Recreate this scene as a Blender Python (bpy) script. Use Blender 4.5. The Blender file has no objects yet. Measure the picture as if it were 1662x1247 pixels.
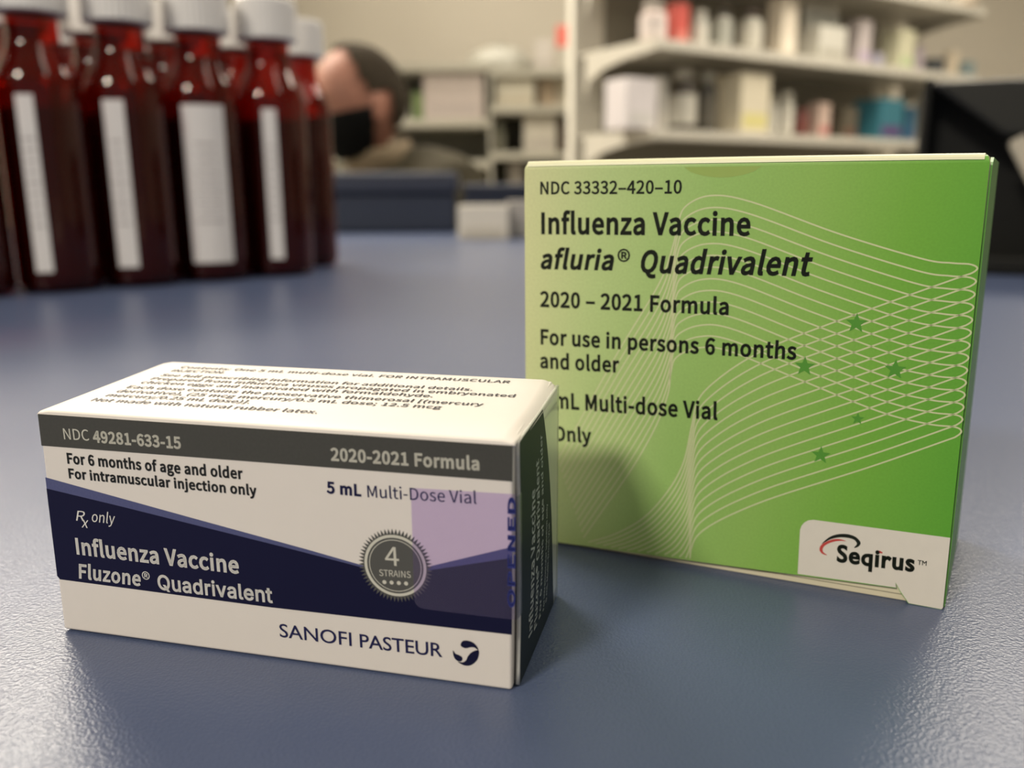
import bpy, bmesh, math, random
from mathutils import Vector, Matrix, noise
from mathutils.geometry import tessellate_polygon
random.seed(7)
PI = math.pi
SC = bpy.context.scene
COL = SC.collection
MM = 0.001

# ------------------------------------------------------------------ camera
cam_data = bpy.data.cameras.new('camera')
cam_data.sensor_fit = 'HORIZONTAL'
cam_data.sensor_width = 36.0
cam_data.lens = 36.0 * 1390.0 / 1662.0
cam_data.clip_start = 0.01
cam_data.clip_end = 60
cam_data.dof.use_dof = True
cam_data.dof.focus_distance = 0.117
cam_data.dof.aperture_fstop = 15.5
cam = bpy.data.objects.new('camera', cam_data)
COL.objects.link(cam)
PITCH, ROLL = math.radians(12.76795643), math.radians(-0.26229808)
right = Vector((1, 0, 0)); up = Vector((0, math.sin(PITCH), math.cos(PITCH))); fwd = Vector((0, math.cos(PITCH), -math.sin(PITCH)))
c_, s_ = math.cos(ROLL), math.sin(ROLL)
r2 = right * c_ + up * s_
u2 = up * c_ - right * s_
M = Matrix((( r2.x, u2.x, -fwd.x, 0), (r2.y, u2.y, -fwd.y, 0), (r2.z, u2.z, -fwd.z, 0.060), (0, 0, 0, 1)))
cam.matrix_world = M
SC.camera = cam

# ------------------------------------------------------------------ world, lamps, exposure
world = bpy.data.worlds.new('world')
SC.world = world
world.use_nodes = True
world.node_tree.nodes['Background'].inputs[0].default_value = (1.0, 0.95, 0.88, 1)
world.node_tree.nodes['Background'].inputs[1].default_value = 0.17
SC.view_settings.view_transform = 'Standard'
SC.view_settings.look = 'None'
SC.view_settings.gamma = 1
SC.view_settings.use_curve_mapping = False
SC.view_settings.exposure = 0.53

FLOOR_Z = -0.95
CEIL_Z = 1.65
WARM = (1.0, 0.915, 0.78)
# ceiling lamps: x, y, size x, size y, watts, turn in degrees
LAMPS = [(-1.35, -1.40, 0.60, 0.45, 50),
         (-1.30, 2.15, 1.2, 0.6, 58),
         (1.25, 1.95, 1.2, 0.6, 36),
         (-0.35, 3.30, 1.2, 0.6, 14),
         (0.50, 0.10, 2.3, 0.28, 9, -35)]

# ------------------------------------------------------------------ helpers
def tag(o, label=None, cat=None, group=None, kind=None):
    if label: o['label'] = label
    if cat: o['category'] = cat
    if group: o['group'] = group
    if kind: o['kind'] = kind
    return o

def thing(name, label, cat, loc=(0, 0, 0), rz=0.0, group=None):
    o = bpy.data.objects.new(name, None)
    o.empty_display_size = 0.02
    COL.objects.link(o)
    o.location = loc
    o.rotation_euler = (0, 0, rz)
    return tag(o, label, cat, group)

def link(name, me, parent=None):
    o = bpy.data.objects.new(name, me)
    COL.objects.link(o)
    if parent: o.parent = parent
    return o

def obj(name, bm, mat, parent=None, smooth=False, bevel=0, seg=2, auto=None):
    me = bpy.data.meshes.new(name)
    bmesh.ops.recalc_face_normals(bm, faces=bm.faces)
    bm.to_mesh(me); bm.free()
    if mat: me.materials.append(mat)
    if smooth:
        for p in me.polygons: p.use_smooth = True
    o = link(name, me, parent)
    if bevel:
        m = o.modifiers.new('bevel', 'BEVEL'); m.width = bevel; m.segments = seg; m.limit_method = 'ANGLE'
    return o

def box(bm, x0, x1, y0, y1, z0, z1, mx=None):
    vs = [bm.verts.new(Vector(p)) for p in [(x0,y0,z0),(x1,y0,z0),(x1,y1,z0),(x0,y1,z0),(x0,y0,z1),(x1,y0,z1),(x1,y1,z1),(x0,y1,z1)]]
    if mx:
        for v in vs: v.co = mx @ v.co
    for f in [(0,3,2,1),(4,5,6,7),(0,1,5,4),(1,2,6,5),(2,3,7,6),(3,0,4,7)]: bm.faces.new([vs[i] for i in f])
    return vs

def boxbm(*a, **k):
    bm = bmesh.new(); box(bm, *a, **k); return bm

def lathe(bm, prof, n=48, cx=0, cy=0):
    rings = []
    for r, z in prof:
        if r <= 1e-7: rings.append([bm.verts.new((cx, cy, z))])
        else: rings.append([bm.verts.new((cx + r*math.cos(2*PI*i/n), cy + r*math.sin(2*PI*i/n), z)) for i in range(n)])
    for a, b in zip(rings, rings[1:]):
        for i in range(n):
            j = (i+1) % n
            if len(a) == 1 and len(b) == 1: continue
            if len(a) == 1: bm.faces.new((a[0], b[i], b[j]))
            elif len(b) == 1: bm.faces.new((a[i], a[j], b[0]))
            else: bm.faces.new((a[i], a[j], b[j], b[i]))

def sphere(bm, c, r, u=24, v=16, mx=None):
    m = Matrix.Translation(Vector(c)) @ (mx if mx else Matrix.Identity(4)) @ Matrix.Diagonal((*( (r,r,r) if not hasattr(r,'__len__') else r), 1))
    return bmesh.ops.create_uvsphere(bm, u_segments=u, v_segments=v, radius=1, matrix=m)['verts']

def tube(bm, pts, r, n=8):
    pts = [Vector(p) for p in pts]
    rings = []
    for i, p in enumerate(pts):
        d = (pts[min(i+1, len(pts)-1)] - pts[max(i-1, 0)]).normalized()
        a = d.orthogonal().normalized()
        if rings:
            a = (la - d * la.dot(d)).normalized()
        la = a
        b = d.cross(a)
        rings.append([bm.verts.new(p + (a*math.cos(2*PI*k/n) + b*math.sin(2*PI*k/n)) * r) for k in range(n)])
    for A_, B_ in zip(rings, rings[1:]):
        for k in range(n): bm.faces.new((A_[k], A_[(k+1) % n], B_[(k+1) % n], B_[k]))
    bm.faces.new(rings[0][::-1]); bm.faces.new(rings[-1])

# ------------------------------------------------------------------ materials
MATS = {}
def srgb(*c):
    return tuple(((x/255) / 12.92 if x/255 <= 0.04045 else ((x/255 + 0.055)/1.055)**2.4) for x in c)

def mat(name, color, rough=0.5, spec=0.5, metal=0.0, coat=0.0, coat_rough=0.1, var=0.0, scale=40, bump=0.0, bscale=900, bdist=0.0002):
    if name in MATS: return MATS[name]
    m = bpy.data.materials.new(name); m.use_nodes = True
    nt = m.node_tree; b = nt.nodes['Principled BSDF']
    b.inputs['Base Color'].default_value = (*color, 1)
    b.inputs['Roughness'].default_value = rough
    b.inputs['Specular IOR Level'].default_value = spec
    b.inputs['Metallic'].default_value = metal
    b.inputs['Coat Weight'].default_value = coat
    b.inputs['Coat Roughness'].default_value = coat_rough
    tc = nt.nodes.new('ShaderNodeTexCoord')
    if var:
        n = nt.nodes.new('ShaderNodeTexNoise'); n.inputs['Scale'].default_value = scale; n.inputs['Detail'].default_value = 4
        nt.links.new(tc.outputs['Object'], n.inputs['Vector'])
        mx = nt.nodes.new('ShaderNodeMix'); mx.data_type = 'RGBA'
        mx.inputs['A'].default_value = (*[c*(1-var) for c in color], 1)
        mx.inputs['B'].default_value = (*[min(1, c*(1+var)) for c in color], 1)
        nt.links.new(n.outputs['Fac'], mx.inputs['Factor'])
        nt.links.new(mx.outputs['Result'], b.inputs['Base Color'])
    if bump:
        n = nt.nodes.new('ShaderNodeTexNoise'); n.inputs['Scale'].default_value = bscale; n.inputs['Detail'].default_value = 3
        nt.links.new(tc.outputs['Object'], n.inputs['Vector'])
        bp = nt.nodes.new('ShaderNodeBump'); bp.inputs['Strength'].default_value = bump; bp.inputs['Distance'].default_value = bdist
        nt.links.new(n.outputs['Fac'], bp.inputs['Height']); nt.links.new(bp.outputs['Normal'], b.inputs['Normal'])
    MATS[name] = m
    return m

def mat_counter():
    m = mat('slate_laminate', (0.074, 0.098, 0.180), rough=0.30, spec=0.42)
    nt = m.node_tree; b = nt.nodes['Principled BSDF']
    tc = nt.nodes.new('ShaderNodeTexCoord')
    v = nt.nodes.new('ShaderNodeTexVoronoi'); v.feature = 'SMOOTH_F1'; v.inputs['Scale'].default_value = 2700
    v.inputs['Smoothness'].default_value = 0.7
    n = nt.nodes.new('ShaderNodeTexNoise'); n.inputs['Scale'].default_value = 1900; n.inputs['Detail'].default_value = 3
    nt.links.new(tc.outputs['Object'], v.inputs['Vector']); nt.links.new(tc.outputs['Object'], n.inputs['Vector'])
    ad = nt.nodes.new('ShaderNodeMath'); ad.operation = 'ADD'
    nt.links.new(v.outputs['Distance'], ad.inputs[0]); nt.links.new(n.outputs['Fac'], ad.inputs[1])
    bp = nt.nodes.new('ShaderNodeBump'); bp.inputs['Strength'].default_value = 0.6; bp.inputs['Distance'].default_value = 0.000075
    nt.links.new(ad.outputs[0], bp.inputs['Height']); nt.links.new(bp.outputs['Normal'], b.inputs['Normal'])
    return m

def mat_green():
    """printed carton: pale yellow-green at the left fading to grass green at the lower right"""
    m = mat('green_print', (0.3, 0.5, 0.1), rough=0.42, spec=0.4)
    nt = m.node_tree; b = nt.nodes['Principled BSDF']
    tc = nt.nodes.new('ShaderNodeTexCoord'); sp = nt.nodes.new('ShaderNodeSeparateXYZ')
    nt.links.new(tc.outputs['Object'], sp.inputs[0])
    # x in metres 0..0.066, fall to the right a little faster towards the bottom
    a = nt.nodes.new('ShaderNodeMath'); a.operation = 'MULTIPLY_ADD'; a.inputs[1].default_value = -0.12
    nt.links.new(sp.outputs['Z'], a.inputs[0]); nt.links.new(sp.outputs['X'], a.inputs[2])
    mr = nt.nodes.new('ShaderNodeMapRange'); mr.inputs['From Min'].default_value = -0.007; mr.inputs['From Max'].default_value = 0.064
    nt.links.new(a.outputs[0], mr.inputs['Value'])
    cr = nt.nodes.new('ShaderNodeValToRGB'); e = cr.color_ramp.elements
    e[0].position = 0.0; e[0].color = (*G_STOPS[0], 1)
    e[1].position = 1.0; e[1].color = (*G_STOPS[-1], 1)
    for p, c in zip((0.18, 0.42, 0.62, 0.8), G_STOPS[1:-1]):
        x = e.new(p); x.color = (*c, 1)
    nt.links.new(mr.outputs[0], cr.inputs[0])
    n = nt.nodes.new('ShaderNodeTexNoise'); n.inputs['Scale'].default_value = 2600; n.inputs['Detail'].default_value = 2
    nt.links.new(tc.outputs['Object'], n.inputs['Vector'])
    r2_ = nt.nodes.new('ShaderNodeMapRange'); r2_.inputs['To Min'].default_value = 0.90; r2_.inputs['To Max'].default_value = 1.10
    nt.links.new(n.outputs['Fac'], r2_.inputs['Value'])
    ml = nt.nodes.new('ShaderNodeVectorMath'); ml.operation = 'SCALE'
    nt.links.new(cr.outputs[0], ml.inputs[0]); nt.links.new(r2_.outputs[0], ml.inputs['Scale'])
    nt.links.new(ml.outputs[0], b.inputs['Base Color'])
    return m
G_STOPS = [(0.63, 0.66, 0.36), (0.475, 0.61, 0.265), (0.325, 0.53, 0.155), (0.28, 0.50, 0.11), (0.185, 0.44, 0.055), (0.115, 0.38, 0.035)]

def mat_amber():
    """thin-walled translucent amber-red plastic: tinted see-through wall with a gloss on top"""
    m = bpy.data.materials.new('amber_plastic'); m.use_nodes = True
    nt = m.node_tree; nt.nodes.clear()
    out = nt.nodes.new('ShaderNodeOutputMaterial')
    tr = nt.nodes.new('ShaderNodeBsdfTransparent'); tr.inputs[0].default_value = (0.60, 0.078, 0.034, 1)
    df = nt.nodes.new('ShaderNodeBsdfDiffuse'); df.inputs[0].default_value = (0.40, 0.03, 0.012, 1)
    gl = nt.nodes.new('ShaderNodeBsdfGlossy'); gl.inputs['Roughness'].default_value = 0.06
    fr = nt.nodes.new('ShaderNodeFresnel'); fr.inputs[0].default_value = 1.45
    m1 = nt.nodes.new('ShaderNodeMixShader'); m1.inputs[0].default_value = 0.05
    m2 = nt.nodes.new('ShaderNodeMixShader')
    nt.links.new(tr.outputs[0], m1.inputs[1]); nt.links.new(df.outputs[0], m1.inputs[2])
    ge = nt.nodes.new('ShaderNodeNewGeometry'); fm = nt.nodes.new('ShaderNodeMath'); fm.operation = 'MULTIPLY'; iv = nt.nodes.new('ShaderNodeMath'); iv.operation = 'SUBTRACT'; iv.inputs[0].default_value = 1.0
    nt.links.new(ge.outputs['Backfacing'], iv.inputs[1]); nt.links.new(fr.outputs[0], fm.inputs[0]); nt.links.new(iv.outputs[0], fm.inputs[1])
    nt.links.new(fm.outputs[0], m2.inputs[0]); nt.links.new(m1.outputs[0], m2.inputs[1]); nt.links.new(gl.outputs[0], m2.inputs[2])
    nt.links.new(m2.outputs[0], out.inputs[0])
    return m

def mat_film(name, tint, haze, amount, rough=0.15):
    m = bpy.data.materials.new(name); m.use_nodes = True
    nt = m.node_tree; nt.nodes.clear()
    out = nt.nodes.new('ShaderNodeOutputMaterial')
    tr = nt.nodes.new('ShaderNodeBsdfTransparent'); tr.inputs[0].default_value = (*tint, 1)
    df = nt.nodes.new('ShaderNodeBsdfDiffuse'); df.inputs[0].default_value = (*haze, 1)
    gl = nt.nodes.new('ShaderNodeBsdfGlossy'); gl.inputs['Roughness'].default_value = rough
    fr = nt.nodes.new('ShaderNodeFresnel'); fr.inputs[0].default_value = 1.45
    m1 = nt.nodes.new('ShaderNodeMixShader'); m1.inputs[0].default_value = amount
    m2 = nt.nodes.new('ShaderNodeMixShader')
    nt.links.new(tr.outputs[0], m1.inputs[1]); nt.links.new(df.outputs[0], m1.inputs[2])
    ge = nt.nodes.new('ShaderNodeNewGeometry'); fm = nt.nodes.new('ShaderNodeMath'); fm.operation = 'MULTIPLY'; iv = nt.nodes.new('ShaderNodeMath'); iv.operation = 'SUBTRACT'; iv.inputs[0].default_value = 1.0
    nt.links.new(ge.outputs['Backfacing'], iv.inputs[1]); nt.links.new(fr.outputs[0], fm.inputs[0]); nt.links.new(iv.outputs[0], fm.inputs[1])
    nt.links.new(fm.outputs[0], m2.inputs[0]); nt.links.new(m1.outputs[0], m2.inputs[1]); nt.links.new(gl.outputs[0], m2.inputs[2])
    nt.links.new(m2.outputs[0], out.inputs[0])
    return m

BOARD = mat('white_board', (0.78, 0.735, 0.69), rough=0.45, spec=0.4, var=0.015, scale=300)
CREAM = mat('raw_board_edge', (0.72, 0.66, 0.48), rough=0.7, spec=0.2)
INK = {'print_pale': mat('print_pale', (0.62, 0.61, 0.53), rough=0.5),
       'print_white': mat('print_white', (0.74, 0.73, 0.70), rough=0.45),
       'print_black': mat('print_black', (0.018, 0.020, 0.022), rough=0.5, spec=0.3),
       'print_navy': mat('print_navy', (0.0055, 0.006, 0.034), rough=0.6, spec=0.2),
       'print_navy_text': mat('print_navy_text', (0.012, 0.013, 0.075), rough=0.5, spec=0.3),
       'print_grey': mat('print_grey', (0.062, 0.062, 0.056), rough=0.5, spec=0.3, var=0.15, scale=2500),
       'print_band': mat('print_band', (0.085, 0.095, 0.22), rough=0.5, spec=0.3, var=0.15, scale=3500),
       'ink_black': mat('ink_black', (0.008, 0.012, 0.006), rough=0.5, spec=0.3),
       'ink_line': mat('ink_line', (0.60, 0.65, 0.37), rough=0.45, spec=0.4),
       'ink_red': mat('ink_red', (0.55, 0.06, 0.05), rough=0.5),
       'ink_star': mat('ink_star', (0.085, 0.30, 0.03), rough=0.45),
       'tape_blue': mat('tape_blue', (0.025, 0.033, 0.20), rough=0.4)}
GREEN = mat_green()
GREEN_SIDE = mat('green_side_shaded', (0.115, 0.31, 0.055), rough=0.42, spec=0.4, var=0.08, scale=2000)  # side of the green carton, its shade put into a darker colour

# ------------------------------------------------------------------ lettering (outlines of each letter, cap height 700)
GLYPHS = {
'S': {'(': [323, [228, -187, 282, -163, 214, -20, 174, 136, 160, 297, 174, 457, 214, 612, 282, 756, 228, 781, 153, 634, 105, 474, 88, 297, 105, 119, 153, -40]],
  ')': [323, [95, -187, 170, -40, 218, 119, 235, 297, 218, 474, 170, 634, 95, 781, 40, 756, 109, 612, 150, 457, 163, 297, 150, 136, 109, -20, 40, -163]],
  ',': [265, [72, -181, 146, -134, 194, -66, 211, 18, 191, 93, 138, 120, 91, 104, 72, 59, 91, 14, 136, -2, 146, -1, 120, -77, 51, -130]],
  '-': [331, [44, 234, 288, 234, 288, 301, 44, 301]],
  '.': [265, [133, -12, 177, 6, 196, 53, 177, 102, 133, 120, 88, 102, 70, 53, 88, 6]],
  '/': [374, [11, -171, 74, -171, 360, 758, 297, 758]],
  '0': [530, [265, -12, 381, 28, 456, 149, 483, 352, 456, 554, 381, 673, 265, 712, 150, 673, 74, 554, 48, 352, 74, 149, 150, 28], [265, 58, 196, 89, 149, 185, 132, 352, 149, 519, 196, 614, 265, 644, 335, 614, 382, 519, 399, 352, 382, 185, 335, 89]],
  '1': [530, [84, 0, 468, 0, 468, 73, 328, 73, 328, 700, 261, 700, 116, 650, 116, 595, 241, 595, 241, 73, 84, 73]],
  '2': [530, [42, 0, 482, 0, 482, 75, 288, 75, 174, 69, 318, 220, 414, 366, 449, 507, 424, 616, 353, 687, 244, 712, 129, 685, 38, 610, 89, 561, 155, 619, 234, 642, 306, 624, 349, 575, 363, 503, 329, 375, 223, 227, 42, 52]],
  '3': [530, [251, -12, 365, 12, 446, 80, 477, 187, 456, 272, 403, 331, 329, 365, 329, 370, 394, 406, 437, 462, 453, 538, 426, 632, 354, 692, 248, 712, 141, 689, 53, 629, 100, 574, 167, 623, 245, 642, 309, 628, 349, 589, 364, 531, 346, 463, 285, 415, 170, 397, 170, 330, 299, 313, 367, 264, 388, 190, 370, 121, 320, 76, 245, 60, 145, 85, 73, 140, 28, 84, 82, 37, 155, 1]],
  '4': [530, [325, 0, 407, 0, 407, 193, 500, 193, 500, 263, 407, 263, 407, 700, 310, 700, 19, 250, 19, 193, 325, 193], [325, 263, 110, 263, 269, 501, 326, 605, 329, 605, 325, 477]],
  '5': [530, [250, -12, 362, 16, 446, 97, 479, 227, 450, 354, 374, 427, 268, 451, 163, 423, 181, 626, 445, 626, 445, 700, 105, 700, 82, 373, 129, 344, 185, 374, 245, 385, 322, 366, 372, 311, 391, 225, 370, 137, 317, 80, 242, 60, 140, 84, 70, 138, 26, 80, 81, 35, 154, 1]],
  '6': [530, [287, -12, 388, 16, 461, 96, 489, 215, 465, 337, 397, 410, 294, 435, 211, 412, 136, 350, 162, 522, 227, 614, 316, 641, 377, 626, 427, 587, 477, 641, 407, 692, 312, 712, 215, 692, 132, 626, 75, 509, 53, 334, 84, 142, 167, 26], [138, 281, 210, 350, 280, 370, 350, 350, 392, 297, 406, 215, 390, 131, 348, 76, 287, 56, 212, 82, 161, 158]],
  '8': [530, [267, -12, 382, 12, 458, 76, 486, 168, 469, 251, 426, 310, 369, 352, 369, 357, 430, 426, 461, 526, 438, 622, 372, 687, 269, 711, 171, 688, 103, 626, 77, 533, 106, 438, 172, 371, 172, 368, 110, 323, 63, 258, 44, 174, 73, 78, 152, 12], [315, 380, 237, 416, 179, 464, 157, 533, 171, 592, 211, 631, 268, 646, 332, 629, 373, 585, 387, 521, 369, 447], [268, 53, 193, 69, 141, 115, 121, 181, 148, 272, 218, 340, 310, 299, 377, 248, 403, 171, 386, 109, 339, 68]],
  '9': [530, [224, -12, 319, 9, 400, 77, 457, 199, 478, 380, 447, 565, 364, 676, 243, 712, 142, 684, 70, 605, 42, 485, 66, 364, 133, 290, 235, 265, 321, 289, 396, 350, 368, 179, 305, 87, 222, 60, 157, 74, 103, 114, 55, 59, 126, 8], [395, 424, 322, 352, 249, 330, 180, 350, 138, 403, 124, 485, 140, 569, 182, 625, 244, 645, 320, 619, 371, 545]],
  ':': [265, [133, 372, 177, 391, 196, 439, 177, 487, 133, 506, 88, 487, 70, 439, 88, 391], [133, -12, 177, 6, 196, 53, 177, 102, 133, 120, 88, 102, 70, 53, 88, 6]],
  ';': [265, [133, 372, 177, 391, 196, 439, 177, 487, 133, 506, 88, 487, 70, 439, 88, 391], [72, -181, 146, -134, 194, -66, 211, 18, 191, 93, 138, 120, 91, 104, 72, 59, 91, 14, 136, -2, 146, -1, 120, -77, 51, -130]],
  'A': [581, [4, 0, 93, 0, 160, 214, 416, 214, 483, 0, 577, 0, 339, 700, 241, 700], [182, 284, 217, 392, 286, 628, 290, 628, 361, 392, 394, 284]],
  'C': [609, [360, -12, 481, 14, 575, 88, 526, 144, 453, 86, 364, 65, 248, 100, 173, 199, 146, 352, 174, 503, 251, 601, 367, 635, 447, 617, 510, 569, 558, 626, 479, 686, 366, 712, 242, 688, 144, 616, 79, 502, 55, 350, 78, 197, 142, 83, 239, 12]],
  'D': [657, [96, 0, 275, 0, 415, 24, 517, 93, 579, 204, 601, 352, 579, 501, 517, 610, 413, 677, 271, 700, 96, 700], [184, 73, 184, 628, 264, 628, 401, 596, 483, 503, 510, 352, 483, 201, 401, 106, 264, 73]],
  'E': [562, [96, 0, 510, 0, 510, 75, 184, 75, 184, 330, 450, 330, 450, 406, 184, 406, 184, 626, 499, 626, 499, 700, 96, 700]],
  'F': [527, [96, 0, 184, 0, 184, 314, 452, 314, 452, 389, 184, 389, 184, 626, 499, 626, 499, 700, 96, 700]],
  'I': [280, [96, 0, 184, 0, 184, 700, 96, 700]],
  'J': [511, [226, -12, 337, 17, 400, 95, 419, 205, 419, 700, 330, 700, 330, 214, 318, 128, 280, 80, 218, 65, 150, 83, 96, 144, 33, 98, 82, 37, 146, 0]],
  'L': [519, [96, 0, 491, 0, 491, 75, 184, 75, 184, 700, 96, 700]],
  'M': [775, [96, 0, 176, 0, 176, 388, 164, 594, 168, 594, 224, 435, 357, 71, 416, 71, 548, 435, 605, 594, 608, 594, 597, 388, 597, 0, 679, 0, 679, 700, 573, 700, 439, 326, 391, 180, 387, 180, 336, 326, 202, 700, 96, 700]],
  'N': [690, [96, 0, 180, 0, 180, 368, 169, 586, 173, 586, 248, 442, 503, 0, 594, 0, 594, 700, 510, 700, 510, 336, 522, 115, 518, 115, 442, 259, 186, 700, 96, 700]],
  'O': [709, [354, -12, 475, 13, 570, 86, 631, 201, 653, 352, 631, 503, 570, 617, 475, 688, 354, 712, 233, 688, 139, 617, 77, 503, 55, 352, 77, 201, 139, 86, 233, 13], [354, 65, 244, 101, 172, 200, 146, 352, 172, 503, 244, 601, 354, 635, 464, 601, 537, 503, 562, 352, 537, 200, 464, 101]],
  'P': [605, [96, 0, 184, 0, 184, 279, 300, 279, 435, 302, 525, 373, 558, 495, 525, 616, 433, 681, 296, 700, 96, 700], [184, 350, 184, 628, 285, 628, 387, 616, 449, 575, 470, 495, 450, 413, 390, 366, 288, 350]],
  'Q': [709, [354, 61, 244, 97, 172, 198, 146, 352, 172, 503, 244, 601, 354, 635, 464, 601, 537, 503, 562, 352, 537, 198, 464, 97], [568, -176, 668, -159, 651, -92, 578, -102, 475, -79, 406, -9, 536, 52, 622, 175, 653, 352, 631, 503, 570, 617, 475, 688, 354, 712, 233, 688, 139, 617, 77, 503, 55, 352, 88, 172, 177, 48, 311, -10, 367, -95, 453, -154]],
  'R': [606, [184, 368, 184, 628, 302, 628, 395, 617, 452, 577, 472, 504, 452, 428, 395, 383, 302, 368], [480, 0, 580, 0, 402, 307, 485, 344, 540, 409, 560, 504, 528, 619, 442, 682, 315, 700, 96, 700, 96, 0, 184, 0, 184, 297, 310, 297]],
  'S': [569, [290, -12, 417, 14, 499, 85, 528, 186, 509, 273, 457, 332, 384, 373, 285, 416, 230, 442, 186, 478, 168, 534, 184, 588, 230, 623, 299, 635, 387, 618, 458, 570, 504, 626, 414, 688, 299, 712, 185, 688, 107, 623, 78, 527, 101, 441, 155, 384, 221, 348, 321, 304, 381, 274, 423, 237, 438, 179, 421, 119, 371, 79, 291, 65, 186, 89, 98, 152, 46, 91, 153, 16]],
  'T': [572, [242, 0, 330, 0, 330, 626, 542, 626, 542, 700, 30, 700, 30, 626, 242, 626]],
  'U': [689, [345, -12, 444, 3, 524, 54, 577, 147, 596, 288, 596, 700, 511, 700, 511, 286, 488, 154, 429, 85, 345, 65, 262, 85, 203, 154, 181, 286, 181, 700, 94, 700, 94, 288, 113, 147, 165, 54, 245, 3]],
  'V': [549, [224, 0, 327, 0, 549, 700, 459, 700, 347, 321, 279, 90, 275, 90, 207, 321, 94, 700, 1, 700]],
  '[': [323, [101, -162, 290, -162, 290, -113, 166, -113, 166, 706, 290, 706, 290, 756, 101, 756]],
  ']': [323, [32, -162, 223, -162, 223, 756, 32, 756, 32, 706, 157, 706, 157, -113, 32, -113]],
  'a': [538, [207, -12, 299, 9, 379, 62, 382, 62, 390, 0, 461, 0, 461, 319, 443, 431, 385, 505, 282, 532, 166, 509, 78, 464, 112, 404, 182, 442, 267, 459, 333, 440, 366, 392, 374, 329, 194, 292, 90, 229, 56, 135, 76, 55, 129, 5], [232, 58, 185, 66, 153, 93, 140, 140, 162, 199, 236, 243, 374, 270, 374, 126, 303, 75]],
  'b': [590, [316, -12, 427, 21, 509, 116, 541, 267, 518, 407, 448, 499, 335, 532, 250, 511, 172, 459, 176, 552, 176, 760, 88, 760, 88, 0, 158, 0, 165, 53, 169, 53, 241, 5], [302, 61, 243, 73, 176, 115, 176, 388, 247, 440, 313, 458, 393, 434, 437, 368, 451, 266, 431, 156, 379, 86]],
  'c': [487, [292, -12, 382, 5, 460, 53, 422, 112, 367, 75, 300, 60, 216, 85, 160, 154, 139, 259, 161, 364, 218, 433, 303, 458, 358, 446, 406, 414, 450, 471, 386, 514, 299, 532, 175, 500, 85, 406, 50, 259, 82, 112, 168, 20]],
  'd': [592, [265, -12, 352, 9, 422, 61, 425, 61, 433, 0, 504, 0, 504, 760, 416, 760, 416, 561, 421, 472, 354, 516, 275, 532, 164, 498, 82, 404, 51, 259, 77, 112, 151, 19], [284, 61, 206, 85, 157, 153, 140, 260, 161, 364, 215, 433, 290, 458, 353, 446, 416, 404, 416, 132, 352, 79]],
  'e': [529, [298, -12, 392, 3, 468, 40, 437, 98, 377, 68, 308, 57, 220, 80, 161, 142, 136, 239, 485, 239, 489, 288, 465, 417, 394, 502, 282, 532, 169, 499, 84, 405, 50, 259, 83, 113, 172, 20], [135, 301, 162, 388, 215, 443, 284, 462, 353, 444, 397, 389, 413, 301]],
  'f': [310, [32, 448, 102, 448, 102, 0, 189, 0, 189, 448, 299, 448, 299, 519, 189, 519, 189, 601, 207, 677, 263, 703, 321, 689, 340, 756, 253, 773, 168, 752, 118, 693, 102, 602, 102, 519, 32, 514]],
  'g': [539, [263, -239, 402, -214, 493, -149, 525, -59, 505, 11, 445, 51, 345, 64, 243, 64, 171, 80, 152, 120, 161, 156, 185, 182, 262, 164, 358, 186, 426, 249, 452, 345, 440, 406, 410, 452, 516, 452, 516, 519, 335, 519, 262, 532, 165, 509, 95, 445, 68, 347, 89, 264, 136, 207, 136, 203, 97, 164, 78, 107, 92, 55, 125, 22, 125, 17, 69, -36, 49, -100, 76, -176, 151, -223], [262, 223, 207, 239, 167, 281, 152, 347, 167, 412, 206, 453, 262, 468, 318, 453, 358, 412, 372, 347, 357, 281, 317, 239], [275, -179, 194, -167, 143, -136, 125, -88, 137, -43, 178, 0, 244, -8, 334, -8, 392, -14, 427, -35, 439, -74, 419, -125, 362, -163]],
  'h': [580, [88, 0, 176, 0, 176, 376, 246, 436, 317, 456, 373, 441, 405, 396, 415, 317, 415, 0, 502, 0, 502, 329, 485, 440, 433, 508, 344, 532, 249, 506, 172, 445, 176, 552, 176, 760, 88, 760]],
  'i': [263, [88, 0, 176, 0, 176, 519, 88, 519], [132, 626, 174, 641, 190, 684, 174, 724, 132, 740, 90, 724, 74, 684, 90, 641]],
  'j': [263, [33, -231, 116, -210, 162, -151, 176, -59, 176, 519, 89, 519, 89, -59, 84, -114, 64, -149, 25, -161, -25, -152, -42, -218], [132, 626, 173, 641, 190, 684, 173, 724, 132, 740, 90, 724, 74, 684, 90, 641]],
  'k': [527, [88, 0, 174, 0, 174, 137, 271, 250, 423, 0, 518, 0, 322, 309, 495, 519, 397, 519, 178, 245, 174, 245, 174, 760, 88, 760]],
  'l': [271, [180, -12, 230, -5, 218, 62, 200, 60, 183, 69, 176, 97, 176, 760, 88, 760, 88, 103, 97, 40, 127, 1]],
  'm': [884, [88, 0, 176, 0, 176, 376, 244, 436, 306, 456, 360, 441, 392, 396, 402, 317, 402, 0, 489, 0, 489, 376, 558, 436, 620, 456, 674, 441, 706, 396, 716, 317, 716, 0, 803, 0, 803, 329, 786, 440, 734, 508, 647, 532, 557, 504, 475, 433, 446, 486, 399, 520, 331, 532, 245, 506, 170, 443, 168, 443, 159, 519, 88, 519]],
  'n': [583, [88, 0, 176, 0, 176, 376, 246, 436, 317, 456, 373, 441, 405, 396, 415, 317, 415, 0, 502, 0, 502, 329, 485, 440, 433, 508, 344, 532, 249, 506, 170, 443, 168, 443, 159, 519, 88, 519]],
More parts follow.
